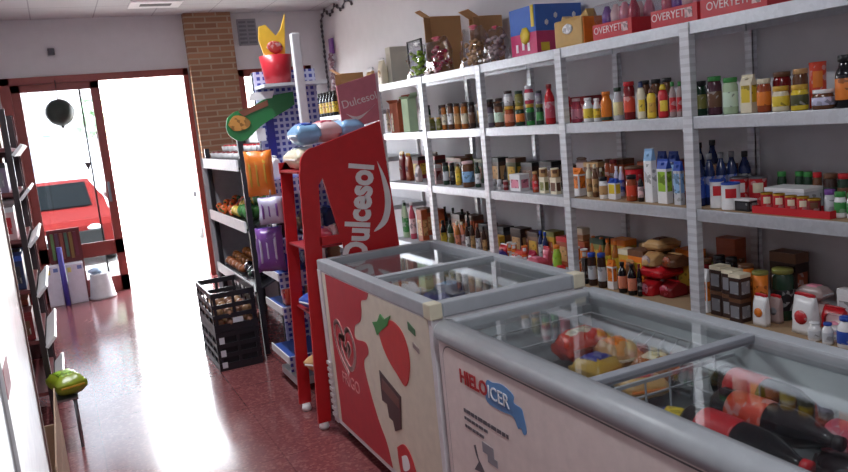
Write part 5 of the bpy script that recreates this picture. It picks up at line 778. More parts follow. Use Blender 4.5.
pillow_bag('orange-red pack standing at the left of the golden bag', 'bag', (1.6, 2.19, .68), .1, .2, .11, ('redorange', 'rust', 'cream'), .1, fg)
pillow_bag('tan and orange pack at the right of the golden bag', 'bag', (1.55, 1.82, .66), .12, .14, .08, ('d8a868', 'orange', 'red'), -.3, fg)
pillow_bag('bright blue pack near the freezer divider', 'bag', (1.38, 1.5, .66), .1, .12, .1, ('blue', 'white', 'yellow'), .5, fg)
pillow_bag('green and white pack left of the bright blue pack', 'bag', (1.36, 1.72, .64), .1, .12, .1, ('white', 'green', 'palepink'), .2, fg)
pillow_bag('brown-red pack under the basket beside the green and white pack', 'bag', (1.32, 1.86, .63), .12, .14, .1, ('brown', 'red', 'cream'), 0, fg)
pillow_bag('dark and white pack right of the bright blue pack', 'bag', (1.3, 1.44, .64), .1, .1, .1, ('dkgrey', 'white', 'navy'), -.4, fg)
ig = 'ice cream packs in the red freezer'
for i, (x, y, c, l) in enumerate(((1.55, 3.25, ('indigo', 'blue', 'navy'), 'deep blue ice cream bag left of the yellow ones'), (1.42, 3.12, ('blue', 'indigo', 'white'), 'blue ice cream bag nearest the front glass edge'), (1.68, 3.36, ('navy', 'blue', 'skyblue'), 'navy ice cream bag by the middle rail'), (1.50, 2.93, ('gold', 'yellow', 'brown'), 'yellow ice cream bag, left of three'), (1.6, 2.84, ('yellow', 'gold', 'olive'), 'yellow ice cream bag, middle of three'), (1.69, 2.75, ('lime', 'yellow', 'gold'), 'yellow-green ice cream bag, right of three'), (1.36, 2.85, ('navy', 'indigo', 'white'), 'dark blue ice cream bag at the front wall'), (1.28, 3.4, ('crimson', 'rose', 'cream'), 'red ice cream pack seen under the far lid'), (1.5, 3.55, ('white', 'cream', 'tan'), 'white ice cream pack at the far end'), (1.68, 3.58, ('tan', 'cream', 'rust'), 'tan ice cream pack in the far back corner'))):
    pillow_bag(l, 'ice cream bag', (x, y, .66+.004*(i % 3)), .15, .13, .1, c, .3*((i % 3)-1), ig)
m = MB()
for z in (.64, .72, .8): m.tube([(fx0+.065, 2.5, z), (fx1-.065, 2.5, z), (fx1-.065, 3.64, z), (fx0+.065, 3.64, z), (fx0+.065, 2.5, z)], .004, 6)
m.build('wire_basket', M('palegrey'), f1)
# ------------------------------------------------------------------ red snack stand with lettering
RED = M('c01c22')
st = thing('snack_stand', 'tall red snack stand with big white Dulcesol lettering behind the freezer', 'stand', (1.34, 3.95, 0))
def apanel(y, nm):
    out = [(1.575, 1.59)]+[(1.20-.085*math.sin(a*PI/12)+.0, 1.40+.095*math.cos(a*PI/12)) for a in range(7)]
    m = MB()
    m.prism([(1.045, .04), (1.115, .04), (1.20, 1.30), (1.20, 1.495)]+out[2:]+[(1.105, 1.36)], 1, y, y+.018)
    m.prism([(1.20, 1.495), (1.20, 1.30), (1.225, 1.335), (1.30, .95), (1.34, .7), (1.42, .04), (1.66, .04), (1.60, 1.2), (1.575, 1.595)], 1, y, y+.018)
    m.prism([(1.17, .985), (1.30, .985), (1.285, 1.03), (1.175, 1.03)], 1, y, y+.018)
    return m.build(nm, RED, st)
apanel(3.79, 'side_panel'); MB().prism([(1.045, .04), (1.115, .04), (1.17, 1.40), (1.15, 1.44), (1.105, 1.38)], 1, 4.14, 4.158).prism([(1.56, .04), (1.63, .04), (1.61, 1.42), (1.54, 1.42)], 1, 4.14, 4.158).box(1.1, 1.6, 4.14, 4.158, 1.36, 1.42).build('rear_frame', RED, st)
for z in (.28, .62, .98, 1.38): MB().box(1.1, 1.6, 3.81, 4.138, z-.012, z, .002).build('shelf', M('a83038'), st)
for x in (1.08, 1.62):
    for y in (3.81, 4.13): MB().lathe([(.022, 0), (.028, .012), (.022, .04)], 12, (x, y, 0)).build('caster', M('white'), st)
text('Dulcesol', .205, M('e6dede'), st, basis((1.405, 3.788, 1.125), (.19, 0, 1), (-1, 0, .19)) @ Matrix.Diagonal((.72, .92, 1, 1)), .002, offset=.008)
sw = wav([(1.535, 1.385), (1.57, 1.30), (1.59, 1.2), (1.58, 1.11), (1.545, 1.045), (1.475, 1.015), (1.525, 1.07), (1.55, 1.13), (1.558, 1.2), (1.55, 1.3), (1.535, 1.385)], 6)
MB().prism(sw[:-1], 1, 3.785, 3.792).build('swoosh', M('e6dede'), st)
sg = thing('small_sign', 'pale red header sign with white Dulcesol lettering above the red stand', 'sign', (1.53, 3.93, 1.58))
MB().prism([(1.415, 1.56), (1.63, 1.6), (1.64, 1.855), (1.405, 1.80)], 1, 3.925, 3.935).build('board', M('cc7886'), sg)
MB().box(1.632, 1.645, 3.92, 3.94, 1.39, 1.855).build('edge_strip', M('d8c0c4'), sg)
text('Dulcesol', .06, M('e8dcdc'), sg, basis((1.525, 3.923, 1.715), (1, 0, .2), (-.2, 0, 1)), .001)
MB().prism(wav([(1.44, 1.65), (1.5, 1.63), (1.57, 1.655), (1.615, 1.69), (1.56, 1.645), (1.5, 1.612), (1.44, 1.65)], 5)[:-1], 1, 3.921, 3.926).build('swoosh', M('e8dcdc'), sg)
g = 'snack bags on top of the red stand'
for i, (x, y, z, c, l) in enumerate(((1.19, 3.975, 1.381, ('cream', 'white', 'palegrey'), 'whitish snack bag at the front of the stand top'), (1.34, 3.975, 1.381, ('white', 'red', 'red'), 'white and red snack bag at the bottom of the heap'), (1.49, 3.975, 1.381, ('red', 'white', 'palepink'), 'red snack bag under the small sign'), (1.2, 3.94, 1.505, ('skyblue', 'white', 'blue'), 'pale blue snack bag on top of the whitish one'), (1.33, 3.99, 1.51, ('palepink', 'red', 'crimson'), 'pink and red snack bag in the middle of the heap top'), (1.46, 3.98, 1.51, ('skyblue', 'red', 'white'), 'light blue snack bag on the heap right below the sign'))):
    pillow_bag(l, 'bag', (x, y, z), .14 if i < 3 else .125, .27 if i < 3 else .2, .115, c, PI/2, g, 0, 'snack_bag')
for i, (x, y, z, c, l) in enumerate(((1.2, 3.9, .981, ('rose', 'white', 'purple'), 'pink and purple snack pack seen through the red stand cutout'), (1.34, 3.92, .981, ('palepink', 'white', 'brown'), 'pale snack pack on the middle shelf of the stand'), (1.17, 3.97, .621, ('blue', 'white', 'skyblue'), 'blue snack pack low in the red stand'), (1.15, 3.95, .281, ('tan', 'white', 'gold'), 'tan snack pack on the lowest shelf of the stand'), (1.3, 3.97, .621, ('red', 'white', 'dkred'), 'red snack pack low in the red stand'))):
    pillow_bag(l, 'bag', (x, y, z), .15, .13, .09, c, 1.2+.3*i, 'snack packs inside the red stand', 0, 'snack_bag')
def hang(label, p, w, h, cols, group):
    t = thing('hanging_bag', label, 'bag', p, 1.15, group); k = p[2]*9
    m = MB().pillow(w, h, .1, k, False, .22); R = Matrix.Rotation(PI/2, 4, 'Y'); bmesh.ops.transform(m.bm, matrix=Matrix.Translation((-.05, 0, h/2)) @ R, verts=m.bm.verts[:]); m.build('body', M(cols[0], 'fa'), t, world=False)
    MB().box(-.004, .004, -w*.42, w*.42, h*.93, h*1.02).build('seal', M(cols[1], 'fa'), t, world=False)
    for v in (-.25, .05, .3):
        m = MB().pillow(w*.14, h*.8, .104, k, False, .1); bmesh.ops.transform(m.bm, matrix=Matrix.Translation((-.052, v*w, h/2)) @ R, verts=m.bm.verts[:]); m.build('stripe', M(cols[2], 'fa'), t, world=False)
    MB().tube([(0, 0, h), (.02, 0, h+.04)], .004, 6).build('hook', M('grey', 'me'), t, world=False); return t
hg = 'bags hanging beside the red stand'
hang('orange snack bag hanging highest beside the thin red leg', (1.04, 4.36, 1.24), .15, .25, ('orange', 'rust', 'gold'), hg)
hang('white and purple snack bag hanging below the orange one', (1.06, 4.27, 1.08), .14, .15, ('lavender', 'purple', 'purple'), hg)
hang('purple striped snack bag hanging lowest beside the red leg', (1.04, 4.34, .8), .15, .25, ('purple', 'indigo', 'lavender'), hg)
# ------------------------------------------------------------------ gingham end display
ed = thing('gingham_display', 'blue and white checked snack display with small shelves behind the red stand', 'display', (1.5, 4.75, 0))
MB().box(1.2, 1.6, 4.86, 4.885, .1, 1.97).build('checked_panel', GING, ed)
for x in (1.21, 1.59): MB().box(x-.015, x+.015, 4.885, 4.915, 0, 1.97).build('post', M('black'), ed)
MB().box(1.14, 1.6, 4.5, 4.86, .02, .07, .003).build('base', M('palegrey'), ed)
for z in (.22, .53, .74, .95, 1.3): 
    s_ = MB().box(1.1, 1.62, 4.46, 4.86, z-.012, z, .002).build('shelf', M('3050a0'), ed)
    MB().box(1.092, 1.1, 4.455, 4.86, z-.035, z+.012).build('price_rail', M('white'), s_); MB().box(1.1, 1.62, 4.45, 4.458, z-.085, z+.012).build('checked_skirt', GING, s_)
sc = [[], [('redorange', 'orange', 'red'), ('red', 'dkred', 'orange'), ('brown', 'red', 'tan')], [('blue', 'white', 'indigo'), ('indigo', 'blue', 'white'), ('tan', 'brown', 'cream')], [('black', 'dkgrey', 'grey'), ('dkbrown', 'brown', 'tan'), ('navy', 'blue', 'white')], [('white', 'palegrey', 'skyblue'), ('lavender', 'indigo', 'white'), ('palepink', 'rose', 'white')]]
nm = {1: 'lower', 2: 'middle', 3: 'upper', 4: 'topmost'}
for k, z in enumerate((.22, .53, .74, .95, 1.3)):
    for i, c in enumerate(sc[k]):
        product('bag', 'snack_bag', f'{c[0].replace("dk", "dark ").replace("redorange", "orange-red").replace("palepink", "pale pink")} snack bag, {("at the left", "in the middle", "at the right")[i]} of the {nm[k]} checked display shelf', 'bag', (1.19+i*.16, 4.6+.03*i, z+.001), .14, .09, .15, c, 'snack bags on the checked display')
wp = MB().box(1.33, 1.38, 4.38, 4.43, 0, 2.14, .006).build('white_post', M('d8d8dc')); tag(wp, 'tall slim white post rising between the red stand and checked display', 'post')
bb = thing('price_banner', 'dark blue hanging strip with white price card on the checked display', 'banner', (1.26, 4.84, 1.5))
MB().box(1.235, 1.285, 4.835, 4.85, 1.4, 1.74).build('strip', M('2a2c8a', 'fa'), bb); MB().box(1.21, 1.31, 4.825, 4.834, 1.7, 1.8).build('card', M('dcdce6'), bb)
ts = MB().box(1.2, 1.6, 4.63, 4.859, 1.86, 1.88).build('header_shelf', M('palegrey')); tag(ts, 'narrow pale shelf at the top of the checked panel', 'shelf')
cr = thing('crown_display', 'yellow cardboard crown sign above a red tub on the checked display', 'sign', (1.33, 4.745, 1.88))
MB().lathe([(.07, 0), (.078, .005), (.1, .17), (.094, .172)], 18, (1.32, 4.745, 1.882)).build('red_tub', M('b02430', 'fa'), cr)
cp = [(1.29, 2.02), (1.41, 2.03), (1.44, 2.3), (1.405, 2.21), (1.37, 2.17), (1.31, 2.24), (1.27, 2.23), (1.26, 2.15)]
MB().prism([(a-.03, b) for a, b in cp], 1, 4.735, 4.75).build('crown', M('e0b43c'), cr); MB().blob((1.325, 4.73, 2.1), (.05, .006, .04), 2, .3, 5).build('red_print', M('a83a34', 'pr'), cr)
# ------------------------------------------------------------------ vegetable rack by the door
VX0, VX1, VY0, VY1 = 1.15, 1.5, 5.42, 6.75
vr = thing('vegetable_rack', 'dark metal rack with sloping vegetable trays near the doorway', 'rack', (1.3, 6.1, 0))
for y in (VY0, VY1):
    for x in (VX0+.03, VX1): MB().box(x-.018, x+.018, y-.018, y+.018, 0, 1.62 if x > 1.3 or y < 6 else 1.5).build('post', M('26242a'), vr)
TR = [(1.36, .12), (.92, .12), (.46, .12)]
for i, (z, tl) in enumerate(TR):
    def zz(x): return z+(x-VX0)*.45
    b = MB().prism([(VX0, z), (VX1, zz(VX1)), (VX1, zz(VX1)-.015), (VX0, z-.015)], 1, VY0+.02, VY1-.02).build('tray', M('3c4a40' if i == 1 else '34323a'), vr)
    MB().box(VX0-.014, VX0-.002, VY0, VY1, z-.02, z+.06).build('price_rail', M('white'), b)
MB().box(VX1+.02, VX1+.03, VY0, VY1, .05, 1.7).build('back_sheet', M('9a9aa0'), vr); MB().box(VX0-.02, VX1+.02, VY1+.022, VY1+.03, .03, 1.42).build('end_sheet', M('a8a8ae'), vr)
hd = thing('header_board', 'green curved header board with orange fruit picture between rack and checked display', 'sign', (1.2, 4.8, 1.55))
arc = wav([(.99, 1.70), (1.04, 1.735), (1.14, 1.755), (1.27, 1.81), (1.42, 1.83)], 5)+[(1.42, 1.75)]+wav([(1.39, 1.73), (1.20, 1.64), (1.08, 1.555), (1.0, 1.58), (.975, 1.64), (.99, 1.70)], 5)[:-1]
MB().prism(arc, 1, 4.79, 4.81).build('board', M('2c7a44'), hd)
MB().prism(wav([(.985, 1.66), (1.03, 1.71), (1.09, 1.70), (1.125, 1.66), (1.09, 1.625), (1.02, 1.62), (.985, 1.66)], 5)[:-1], 1, 4.782, 4.789).build('fruit_picture', M('c08a44', 'pr'), hd)
MB().prism([(1.06, 1.735), (1.14, 1.755), (1.25, 1.79), (1.25, 1.755), (1.14, 1.72), (1.09, 1.70)], 1, 4.783, 4.7895).build('brown_stripe', M('7a4a38'), hd)
MB().prism([(1.13, 1.79), (1.28, 1.80), (1.30, 1.845), (1.15, 1.84)], 1, 4.784, 4.79).build('white_card', M('white'), hd)
MB().box(1.1, 1.13, 4.811, 4.87, 1.6, 1.63).build('bracket', M('black'), hd)
for nm_, a in (('upper', (1.16, 1.215, 1.54, 1.62)), ('lower', (1.115, 1.175, 1.40, 1.48))):
    tag(MB().box(a[0], a[1], 4.80, 4.806, a[2], a[3]).box(a[0]+.01, a[0]+.02, 4.806, 4.87, a[2]+.03, a[2]+.04).build('price_card', M('white')), 'small white price card below the green header board, %s of two' % nm_, 'price card', 'price card pair under the green header')
r2 = random.Random(5)
def slot(i, u, v):  # u along x 0..1, v along y
    x = VX0+.03+u*(VX1-VX0-.06); return (x, VY0+.08+v*(VY1-VY0-.16), TR[i][0]+(x-VX0)*.45)
for k in range(12):
    p = slot(0, .12+.35*(k % 2), (k//2)/5.6); w = .085
    t = thing('punnet', 'small red and white fruit punnet on the upper rack tray', 'punnet', (p[0], p[1], p[2]+.022), 0, 'fruit punnets on the upper rack tray')
    MB().lathe([(w*.42, 0), (w*.55, .05)], 4).build('body', M('white'), t, world=False); m = MB()
    for q in range(5): m.blob((.02*math.cos(q*1.26), .02*math.sin(q*1.26), .05), (.016, .016, .014), 1, .1, 3, q)
    m.build('fruit', M('red' if k % 2 else 'dkred'), t, world=False)['kind'] = 'stuff'
for k in range(16):
    p = slot(1, .12+.22*(k % 3), .55+.42*(k/14)); a = r2.uniform(-.3, .3)
    t = thing('carrot', 'orange carrot on the middle rack tray', 'carrot', (p[0], p[1], p[2]+.042+.02*(k % 2)), 1.2+a, 'orange carrots on the middle rack tray')
    MB().tube([(-.08, 0, 0), (-.06, 0, 0), (0, 0, .003), (.07, 0, 0)], [.02, .028, .021, .005], 8).build('root', M('d8642c'), t, world=False); MB().tube([(-.08, 0, 0), (-.11, .005, .012)], [.008, .004], 5).build('stalk', M('green'), t, world=False)
for k in range(9):
    p = slot(1, .12+.25*(k % 3), .3+.22*(k/9))
    t = tag(MB().blob((p[0], p[1], p[2]+.062), (.04, .048, .04), 2, .08, 2, k).build('lemon', M('d8b83c')), 'yellow lemon on the middle rack tray', 'lemon', 'yellow lemons on the middle rack tray')
for k in range(4):
    p = slot(1, .15+.5*(k % 2), .02+.3*(k/4))
    t = thing('leafy_green', 'bunch of leafy greens at the near end of the middle tray', 'vegetable', (p[0], p[1], p[2]+.02), k, 'bunches of leafy greens')
    m = MB()
    for q in range(6): a = q*1.05; m.blob((.035*math.cos(a), .035*math.sin(a), .06), (.035, .03, .045), 2, .4, 4, q+k)
    m.build('leaves', M('3c7a3a'), t, world=False); MB().tube([(0, 0, 0), (0, 0, .05)], .015, 8).build('stalk', M('palegreen'), t, world=False)
for k in range(4):
    p = slot(1, .66, .3+.18*k); t = tag(MB().tube([(p[0]-.05, p[1]-.1, p[2]+.045), (p[0]-.03, p[1], p[2]+.05), (p[0]-.02, p[1]+.1, p[2]+.05)], [.016, .022, .014], 8).build('cucumber', M('2c5a34')), 'dark green cucumber at the back of the middle tray', 'cucumber', 'dark green cucumbers')
for k in range(14):
    p = slot(2, .1+.24*(k % 3), .45+.5*(k/14))
    tag(MB().blob((p[0], p[1], p[2]+.062), (.038, .042, .036), 2, .1, 2, k).build('onion', M('c07c3a' if k % 3 else '9c5c34')), 'brown-orange onion on the lowest rack tray', 'onion', 'brown-orange onions on the lowest rack tray')
for k in range(5):
    p = slot(2, .2+.3*(k % 2), .04+.36*(k/5)); t = thing('aubergine', 'dark aubergine at the near end of the lowest tray', 'aubergine', (p[0], p[1], p[2]+.075), k*.4, 'dark aubergines on the lowest rack tray')
    MB().blob((0, 0, 0), (.085, .05, .048), 2, .05).build('body', M('1e1a22', 'gl'), t, world=False); MB().blob((-.08, 0, .005), (.02, .02, .018), 1).build('stalk', M('dkgreen'), t, world=False)
# black crates
BLK = M('1c1b22')
def crate(z, label, w=.3, d=.6, h=.272):
    x0, y0 = .80, 5.22; t = thing('plastic_crate', label, 'crate', (x0+w/2, y0+d/2, z), 0, 'stacked black crates')
    m = MB().box(x0, x0+w, y0, y0+d, z, z+.012)
    for zz in ((.012, .05), (.09, .12), (.16, .19), (.235, h)):
        m.box(x0, x0+.01, y0, y0+d, z+zz[0], z+zz[1]).box(x0+w-.01, x0+w, y0, y0+d, z+zz[0], z+zz[1]).box(x0+.01, x0+w-.01, y0, y0+.01, z+zz[0], z+zz[1]).box(x0+.01, x0+w-.01, y0+d-.01, y0+d, z+zz[0], z+zz[1])
    for i in range(5):
        yy = y0+.012+i*(d-.024-.02)/4; m.box(x0+.001, x0+.009, yy, yy+.02, z, z+h).box(x0+w-.009, x0+w-.001, yy, yy+.02, z, z+h)
    for i in range(3):
        xx = x0+.012+i*(w-.044)/2; m.box(xx, xx+.02, y0+.001, y0+.009, z, z+h).box(xx, xx+.02, y0+d-.009, y0+d-.001, z, z+h)
    m.build('basket', BLK, t)
    if z < .1: MB().box(x0+.012, x0+.016, y0+.012, y0+d-.012, z+.02, z+.25).box(x0+w-.016, x0+w-.012, y0+.012, y0+d-.012, z+.02, z+.25).box(x0+.016, x0+w-.016, y0+.012, y0+.016, z+.02, z+.25).box(x0+.016, x0+w-.016, y0+d-.016, y0+d-.012, z+.02, z+.25).build('dark_inside_sheet', M('1c1a20', 'cb'), t)  # dark sheets added behind the slats so the lower crate looks dark inside
    m = MB().box(x0+.13, x0+.2, y0-.002, y0+.0, z+.05, z+.085) if z > .1 else MB().box(x0+.02, x0+.055, y0-.002, y0, z+.19, z+.235).box(x0+.02, x0+.055, y0-.002, y0, z+.1, z+.145).box(x0+.02, x0+.055, y0-.002, y0, z+.02, z+.06)
    m.build('paper_tag', M('c8c8d0'), t)
crate(0.001, 'black plastic crate on the floor under another crate'); crate(.276, 'black plastic crate of potatoes, topmost of the pair on the floor')
for k in range(40):
    q = random.Random(k); lay = k//20; i = k % 20
    tag(MB().blob((.85+.066*(i % 4), 5.27+.115*(i//4)+q.uniform(-.012, .012), .325+lay*.07), (.033, .045, .034), 2, .15, 2, k).build('potato', M(('8a6248', '7a5240', '96704e')[k % 3])), 'brown potato in the upper black crate', 'potato', 'brown potatoes in the upper black crate')
# ------------------------------------------------------------------ left side: fridge, carton, shelving, things by the door
fr = thing('upright_fridge', 'white upright fridge with dark glass at the left edge', 'fridge', (-.4, 1.7, 0))
MB().box(-.64, -.165, 1.0, 2.4, .08, 2.0, .006).build('cabinet', M('white', 'gl'), fr); MB().box(-.165, -.150, 1.62, 2.4, .1, 1.98, .003).box(-.165, -.15, 1.0, 1.05, .1, 1.98, .003).box(-.165, -.15, 1.05, 1.62, .1, .18).box(-.165, -.15, 1.05, 1.62, 1.9, 1.98).build('door_frame', M('white', 'gl'), fr)
MB().box(-.162, -.156, 1.05, 1.62, .18, 1.9).build('dark_glass', M('1a1620', 'gl'), fr); MB().box(-.15, -.149, 1.63, 1.74, 1.14, 1.2).build('sticker', M('d08a90'), fr)
MB().box(-.6, -.2, 1.05, 2.35, 0, .08).build('plinth', M('black'), fr); MB().box(-.168, -.146, 2.4, 2.412, .1, 1.98).build('edge_trim', M('7a5a52'), fr)
bc = thing('cardboard_box', 'beige open cardboard box on the floor beside the white fridge', 'box', (-.36, 2.95, 0), 0)
MB().box(-.58, -.14, 2.5, 3.4, 0, .006).box(-.146, -.14, 2.5, 3.4, 0, .5).box(-.58, -.574, 2.5, 3.4, 0, .5).box(-.574, -.146, 2.5, 2.506, 0, .5).box(-.574, -.146, 3.394, 3.4, 0, .5).build('body', M('b89c84', 'cb'), bc)
f_ = MB().prism([(2.52, .5), (3.38, .5), (3.36, .66), (2.6, .62)], 0, -.146, -.141).build('flap', M('b89c84', 'cb'), bc)
ls = thing('left_shelving', 'dark shelving unit with white price rails along the left wall', 'shelving', (-.4, 5.1, 0))
for y in (4.7, 5.5):
    for x in (-.215, -.6): MB().box(x-.015, x+.015, y-.015, y+.015, 0, 1.85).build('post', M('2e2428'), ls)
MB().box(-.64, -.625, 4.7, 5.5, .1, 1.9).build('back_panel', M('3e343c'), ls); MB().box(-.62, -.19, 5.517, 5.53, .05, 1.85).build('end_panel', M('4c2428'), ls); 
LZ = (.28, .58, .87, 1.15, 1.41, 1.65)
for z in LZ:
    b = MB().box(-.62, -.205, 4.69, 5.51, z-.025, z-.005).build('shelf', M('6a3436'), ls)
    MB().prism([(-.203, z-.045), (-.19, z-.055), (-.14, z+.0), (-.15, z+.01)], 1, 4.66, 5.51).build('price_rail', M('white'), b)
lg = [[('lime', 'gold', 'rust')], [('dkred', 'dkred', 'brown'), ('brown', 'rust', 'tan')], [('navy', 'blue', 'dkgrey'), ('dkgreen', 'black', 'olive')], [('palepink', 'white', 'red'), ('white', 'grey', 'navy')], [('greypurple', 'dkgrey', 'grey'), ('dkbrown', 'brown', 'tan')], [('brown', 'rust', 'palepink'), ('greypink', 'white', 'rust')]]
nml = ('lowest', 'second lowest', 'third lowest', 'third highest', 'second highest', 'highest')
cn = dict(dkred='dark red', brown='brown', navy='navy', dkgreen='dark green', palepink='pale pink', white='white', greypurple='grey-purple', dkbrown='dark brown', greypink='grey-pink')
for k, z in enumerate(LZ):
    if k == 0: continue
    for i in range(3):
        c = lg[k][i % 2]; 
        product('box', 'packet_box', f'{cn[c[0]]} packet, {("nearest", "middle", "farthest")[i]} on the {nml[k]} left shelf', 'box', (-.31-.02*(i % 2), 4.83+i*.25, z-.004), .2, .13, (.18, .16, .19)[(k+i) % 3], c, f'packet row on the {nml[k]} left shelf')

sf = thing('wire_ledge', 'small chrome wire ledge under the green snack bag', 'ledge', (-.14, 4.56, 0)); MB().box(-.2, -.08, 4.42, 4.645, .276, .288).build('ledge', M('grey', 'me'), sf)
for y in (4.44, 4.625): MB().tube([(-.1, y, 0), (-.1, y, .28)], .008, 8).build('leg', M('grey', 'me'), sf)
pillow_bag('bright green snack bag on a wire ledge beside the left shelving', 'bag', (-.13, 4.54, .289), .22, .15, .12, ('8a9a2a', 'gold', 'lime'), .3)
ty = thing('tin_tray', 'low red cardboard tray holding five red tins', 'tray', (2.8, 2.24, 1.0355))
MB().box(2.74, 2.745, 2.04, 2.42, 1.0355, 1.067).box(2.86, 2.865, 2.04, 2.42, 1.0355, 1.067).box(2.745, 2.86, 2.04, 2.045, 1.0355, 1.067).box(2.745, 2.86, 2.415, 2.42, 1.0355, 1.067).build('tray_walls', M('red', 'cb'), ty)
# by the door on the left
dp = thing('red_display_panel', 'dark red panel with hanging coloured strips left of the door', 'display', (-.03, 8.92, 0))
MB().box(-.2, .12, 8.98, 9.01, .42, .78).box(-.2, -.18, 8.98, 9.01, 0, .42).box(.1, .12, 8.98, 9.01, 0, .42).build('panel', M('5e2024'), dp)
for i in range(6): MB().box(-.17+i*.045, -.14+i*.045, 8.965, 8.979, .46+.02*(i % 2), .74).build('strip', M(('5a7a4a', '5a3a52', '8a4a3a', '4a6a5a', '8a6a3a', '6a2a3a')[i], 'fa'), dp)
for i, (x0, x1, l) in enumerate(((-.27, -.13, 'white tall carton on the floor, left of the blue pole'), (-.07, .1, 'white tall carton on the floor, right of the blue pole'))):
    t = thing('white_carton', l, 'carton', ((x0+x1)/2, 8.85, 0), group='white cartons by the door')
    MB().box(x0, x1, 8.78, 8.95, 0, .42, .004).build('body', M('d4d0dc'), t); MB().box(x0+.015, x0+.05, 8.777, 8.78, .34, .39).build('yellow_label', M('d8c870'), t); MB().box(x1-.06, x1-.015, 8.777, 8.78, .36, .4).build('blue_label', M('6a7ab0'), t)
tag(MB().tube([(-.1, 8.74, 0), (-.1, 8.74, .62)], .028, 14).build('blue_pole', M('4a42a0')), 'short violet-blue pole standing between the two white cartons', 'pole')
bt = thing('bucket', 'grey-white upturned bucket with oddments on it by the door', 'bucket', (.25, 8.85, 0))
MB().lathe([(.135, 0), (.14, .02), (.13, .025), (.1, .26), (.095, .265), (0, .265)], 24, (.25, 8.85, 0)).build('shell', M('c4c0c4'), bt)
tag(MB().blob((.2, 8.85, .3), (.06, .05, .035), 2, .3, 4, 3).blob((.25, 8.83, .285), (.03, .03, .02), 1).build('rag', M('9ab0c8', 'fa')), 'crumpled pale blue cloth on top of the upturned bucket', 'cloth')
# ------------------------------------------------------------------ street outside
struct('pavement', MB().box(-14, 16, BY+.2, 30, -.1, -.012), brick_mat('pavement_slabs', 'b4aea6', 'bcb6ae', '9a958e', .4, .4, 0, .006, .8), 'sunlit pale paving outside the doorway')
bd = thing('building', 'low white building with scalloped tile eave across the street', 'building', (0, 22, 0))
MB().box(-12, 12, 20.5, 24, -.05, 2.55).build('wall', M('white', 'wall'), bd)
m = MB()
for i in range(60): m.lathe([(.12, 0), (.12, 1.6)], 8, mat=Matrix.Translation((-12+i*.4, 20.15, 2.52)) @ Matrix.Rotation(-PI/2+.3, 4, 'X'))
m.build('tile_eave', M('a89c98', 'cb'), bd)
for x in (-3, -.4, 3.5): MB().box(x-.5, x+.5, 20.47, 20.52, .9, 2.0).build('window', M('8c98a4', 'gl'), bd)
tr = thing('tree', 'small green tree seen through the top of the door glass', 'tree', (.85, 17.5, 0))
MB().tube([(.95, 17.5, -.02), (.95, 17.5, 1.2), (.9, 17.5, 2.0)], [.07, .06, .04]).build('trunk', M('6a5040', 'cb'), tr)
m = MB(); q = random.Random(4)
for i in range(40): m.blob((.85+q.gauss(0, .16), 17.5+q.gauss(0, .25), 2.25+q.gauss(0, .2)), (.12, .12, .09), 1, .5, 5, i)
m.build('crown', M('a8c4a0'), tr)
# car, facing the shop
cx, cy, k = -.14, 11.4, .86
car = thing('car', 'red car parked outside behind the door glass', 'car', (cx, cy+1.7, 0))
CR = M('641c1a', 'mt'); q = bpy.data
sec = [(0, .30), (0, .56), (.08, .64), (.95, .74), (1.55, 1.08), (2.5, 1.12), (3.2, .80), (3.55, .74), (3.6, .35)]
m = MB(); W = .78
def ring(y, zt, w): return [(-w, y, .28), (-w*1.0, y, min(zt, .6)), (-w*.96, y, min(zt, .84)), (-w*.74, y, zt), (w*.74, y, zt), (w*.96, y, min(zt, .84)), (w, y, min(zt, .6)), (w, y, .28)]
rings = []
for y, zt in sec[0:]:
    rings.append([m.bm.verts.new((cx+a, cy+b, c)) for a, b, c in ring(y, max(zt, .4), W*(.9 if y in (0, 3.6) else 1))])
for A, B in zip(rings, rings[1:]):
    for i in range(8): m.bm.faces.new((A[i], A[(i+1) % 8], B[(i+1) % 8], B[i]))
m.bm.faces.new(rings[0]); m.bm.faces.new(rings[-1][::-1]); m.build('body', CR, car)
MB().prism([(-.54+cx, .0), (.54+cx, .0), (.50+cx, .5), (-.50+cx, .5)], 2, -.006, .012).build('windscreen', M('0c1012', 'mt'), car)
ws = car.children[-1]; ws.location = (0, 0, 0)
for v in ws.data.vertices:
    u = (v.co.y-(-(cy+1.7)))/.5; n_ = v.co.z; v.co.y = -1.7+.97+u*.55; v.co.z = .775+u*.32+n_
for s in (-1, 1):
    for y in (cy+.65, cy+2.9): MB().lathe([(.17, -.08), (.29, -.08), (.31, -.05), (.31, .05), (.29, .08), (.17, .08)], 24, mat=Matrix.Translation((cx+s*.68, y, .30)) @ Matrix.Rotation(PI/2, 4, 'Y')).build('wheel', M('black'), car)
    MB().blob((cx+s*.5, cy+.03, .53), (.13, .05, .05), 2, 0).build('headlight', M('e6e8ea', 'gl'), car)
    MB().box(cx+s*.79-.003, cx+s*.79+.003, cy+1.5, cy+2.5, .8, 1.02).build('side_window', M('1c2428', 'gl'), car)
    MB().blob((cx+s*.84, cy+1.2, .84), (.07, .05, .05), 2, 0).build('mirror', CR, car)
MB().box(cx-.6, cx+.6, cy-.02, cy+.01, .3, .5, .01).build('grille', M('1e2020'), car); MB().box(cx-.22, cx+.22, cy-.03, cy-.018, .4, .5).build('number_plate', M('white'), car)
mc = thing('scooter', 'grey scooter standing outside at the right of the doorway', 'scooter', (1.95, 12.0, 0))
for y in (11.5, 12.6): MB().lathe([(.15, -.045), (.24, -.05), (.27, 0), (.24, .05), (.15, .045)], 24, mat=Matrix.Translation((1.95, y, .26)) @ Matrix.Rotation(PI/2, 4, 'Y')).build('wheel', M('4a4a4e'), mc)
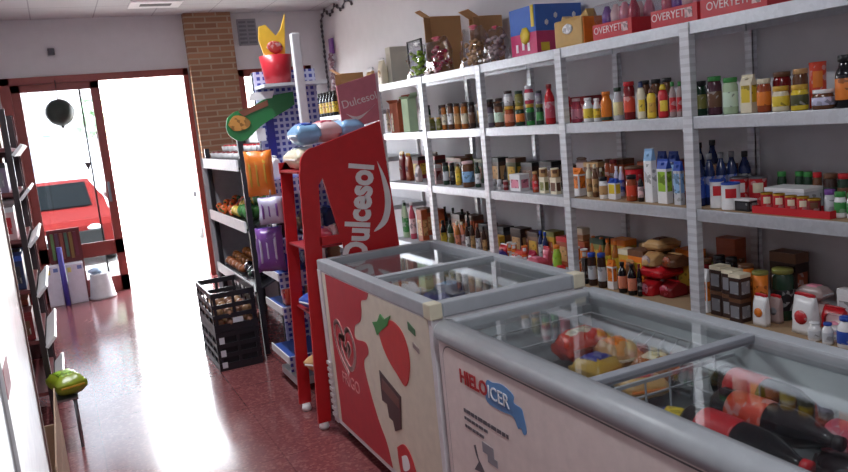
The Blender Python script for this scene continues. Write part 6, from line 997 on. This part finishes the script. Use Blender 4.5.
MB().tube([(1.95, 11.5, .28), (1.95, 11.62, .75), (1.95, 11.7, 1.0)], .035).tube([(1.65, 11.72, 1.02), (2.25, 11.72, 1.02)], .018).build('fork', M('grey', 'me'), mc)
MB().prism([(11.65, .3), (11.75, .8), (11.8, .8), (11.85, .34), (12.2, .34), (12.3, .7), (12.85, .75), (12.8, .5), (12.4, .25)], 0, 1.83, 2.07).build('body', M('b8bcc4'), mc); MB().box(1.85, 2.05, 12.2, 12.8, .7, .8, .03).build('seat', M('black'), mc)
# ------------------------------------------------------------------ light, world, camera
wd = bpy.data.worlds.new('sky'); bpy.context.scene.world = wd; wd.use_nodes = True
bg = wd.node_tree.nodes['Background']; bg.inputs['Color'].default_value = (.9, .95, 1, 1); bg.inputs['Strength'].default_value = SKY
sun = bpy.data.lights.new('sun', 'SUN'); sun.energy = SUNE; sun.angle = .02; so = bpy.data.objects.new('sun', sun); C.objects.link(so); so.rotation_euler = (math.radians(32), 0, math.radians(15))
for nm_, loc, sx, sy in (('doorway_portal', (.55, BY+.22, 1.2), 1.9, 2.35), ('window_portal', (2.5, BY+.22, 1.7), .88, 1.25)):
    pl_ = bpy.data.lights.new(nm_, 'AREA'); pl_.shape = 'RECTANGLE'; pl_.size = sx; pl_.size_y = sy; pl_.cycles.is_portal = True
    po = bpy.data.objects.new(nm_, pl_); C.objects.link(po); po.location = loc; po.rotation_euler = (-PI/2, 0, 0)
cd = bpy.data.cameras.new('camera'); cd.sensor_width = 36; cd.lens = 765/848*36; cd.clip_start = .02
co = bpy.data.objects.new('camera', cd); C.objects.link(co); co.location = (0, 0, 1.6)
co.rotation_euler = (Matrix.Rotation(-.4363, 3, 'Z') @ Matrix.Rotation(1.4154, 3, 'X') @ Matrix.Rotation(-.0974, 3, 'Z')).to_euler()
sc_ = bpy.context.scene; sc_.camera = co
v = sc_.view_settings; v.view_transform = 'Standard'; v.look = 'None'; v.exposure = EXPO; v.gamma = 1; v.use_curve_mapping = False
sc_.cycles.max_bounces = 10; sc_.cycles.diffuse_bounces = 6; sc_.cycles.transparent_max_bounces = 16; sc_.cycles.sample_clamp_indirect = 12; sc_.cycles.caustics_reflective = False
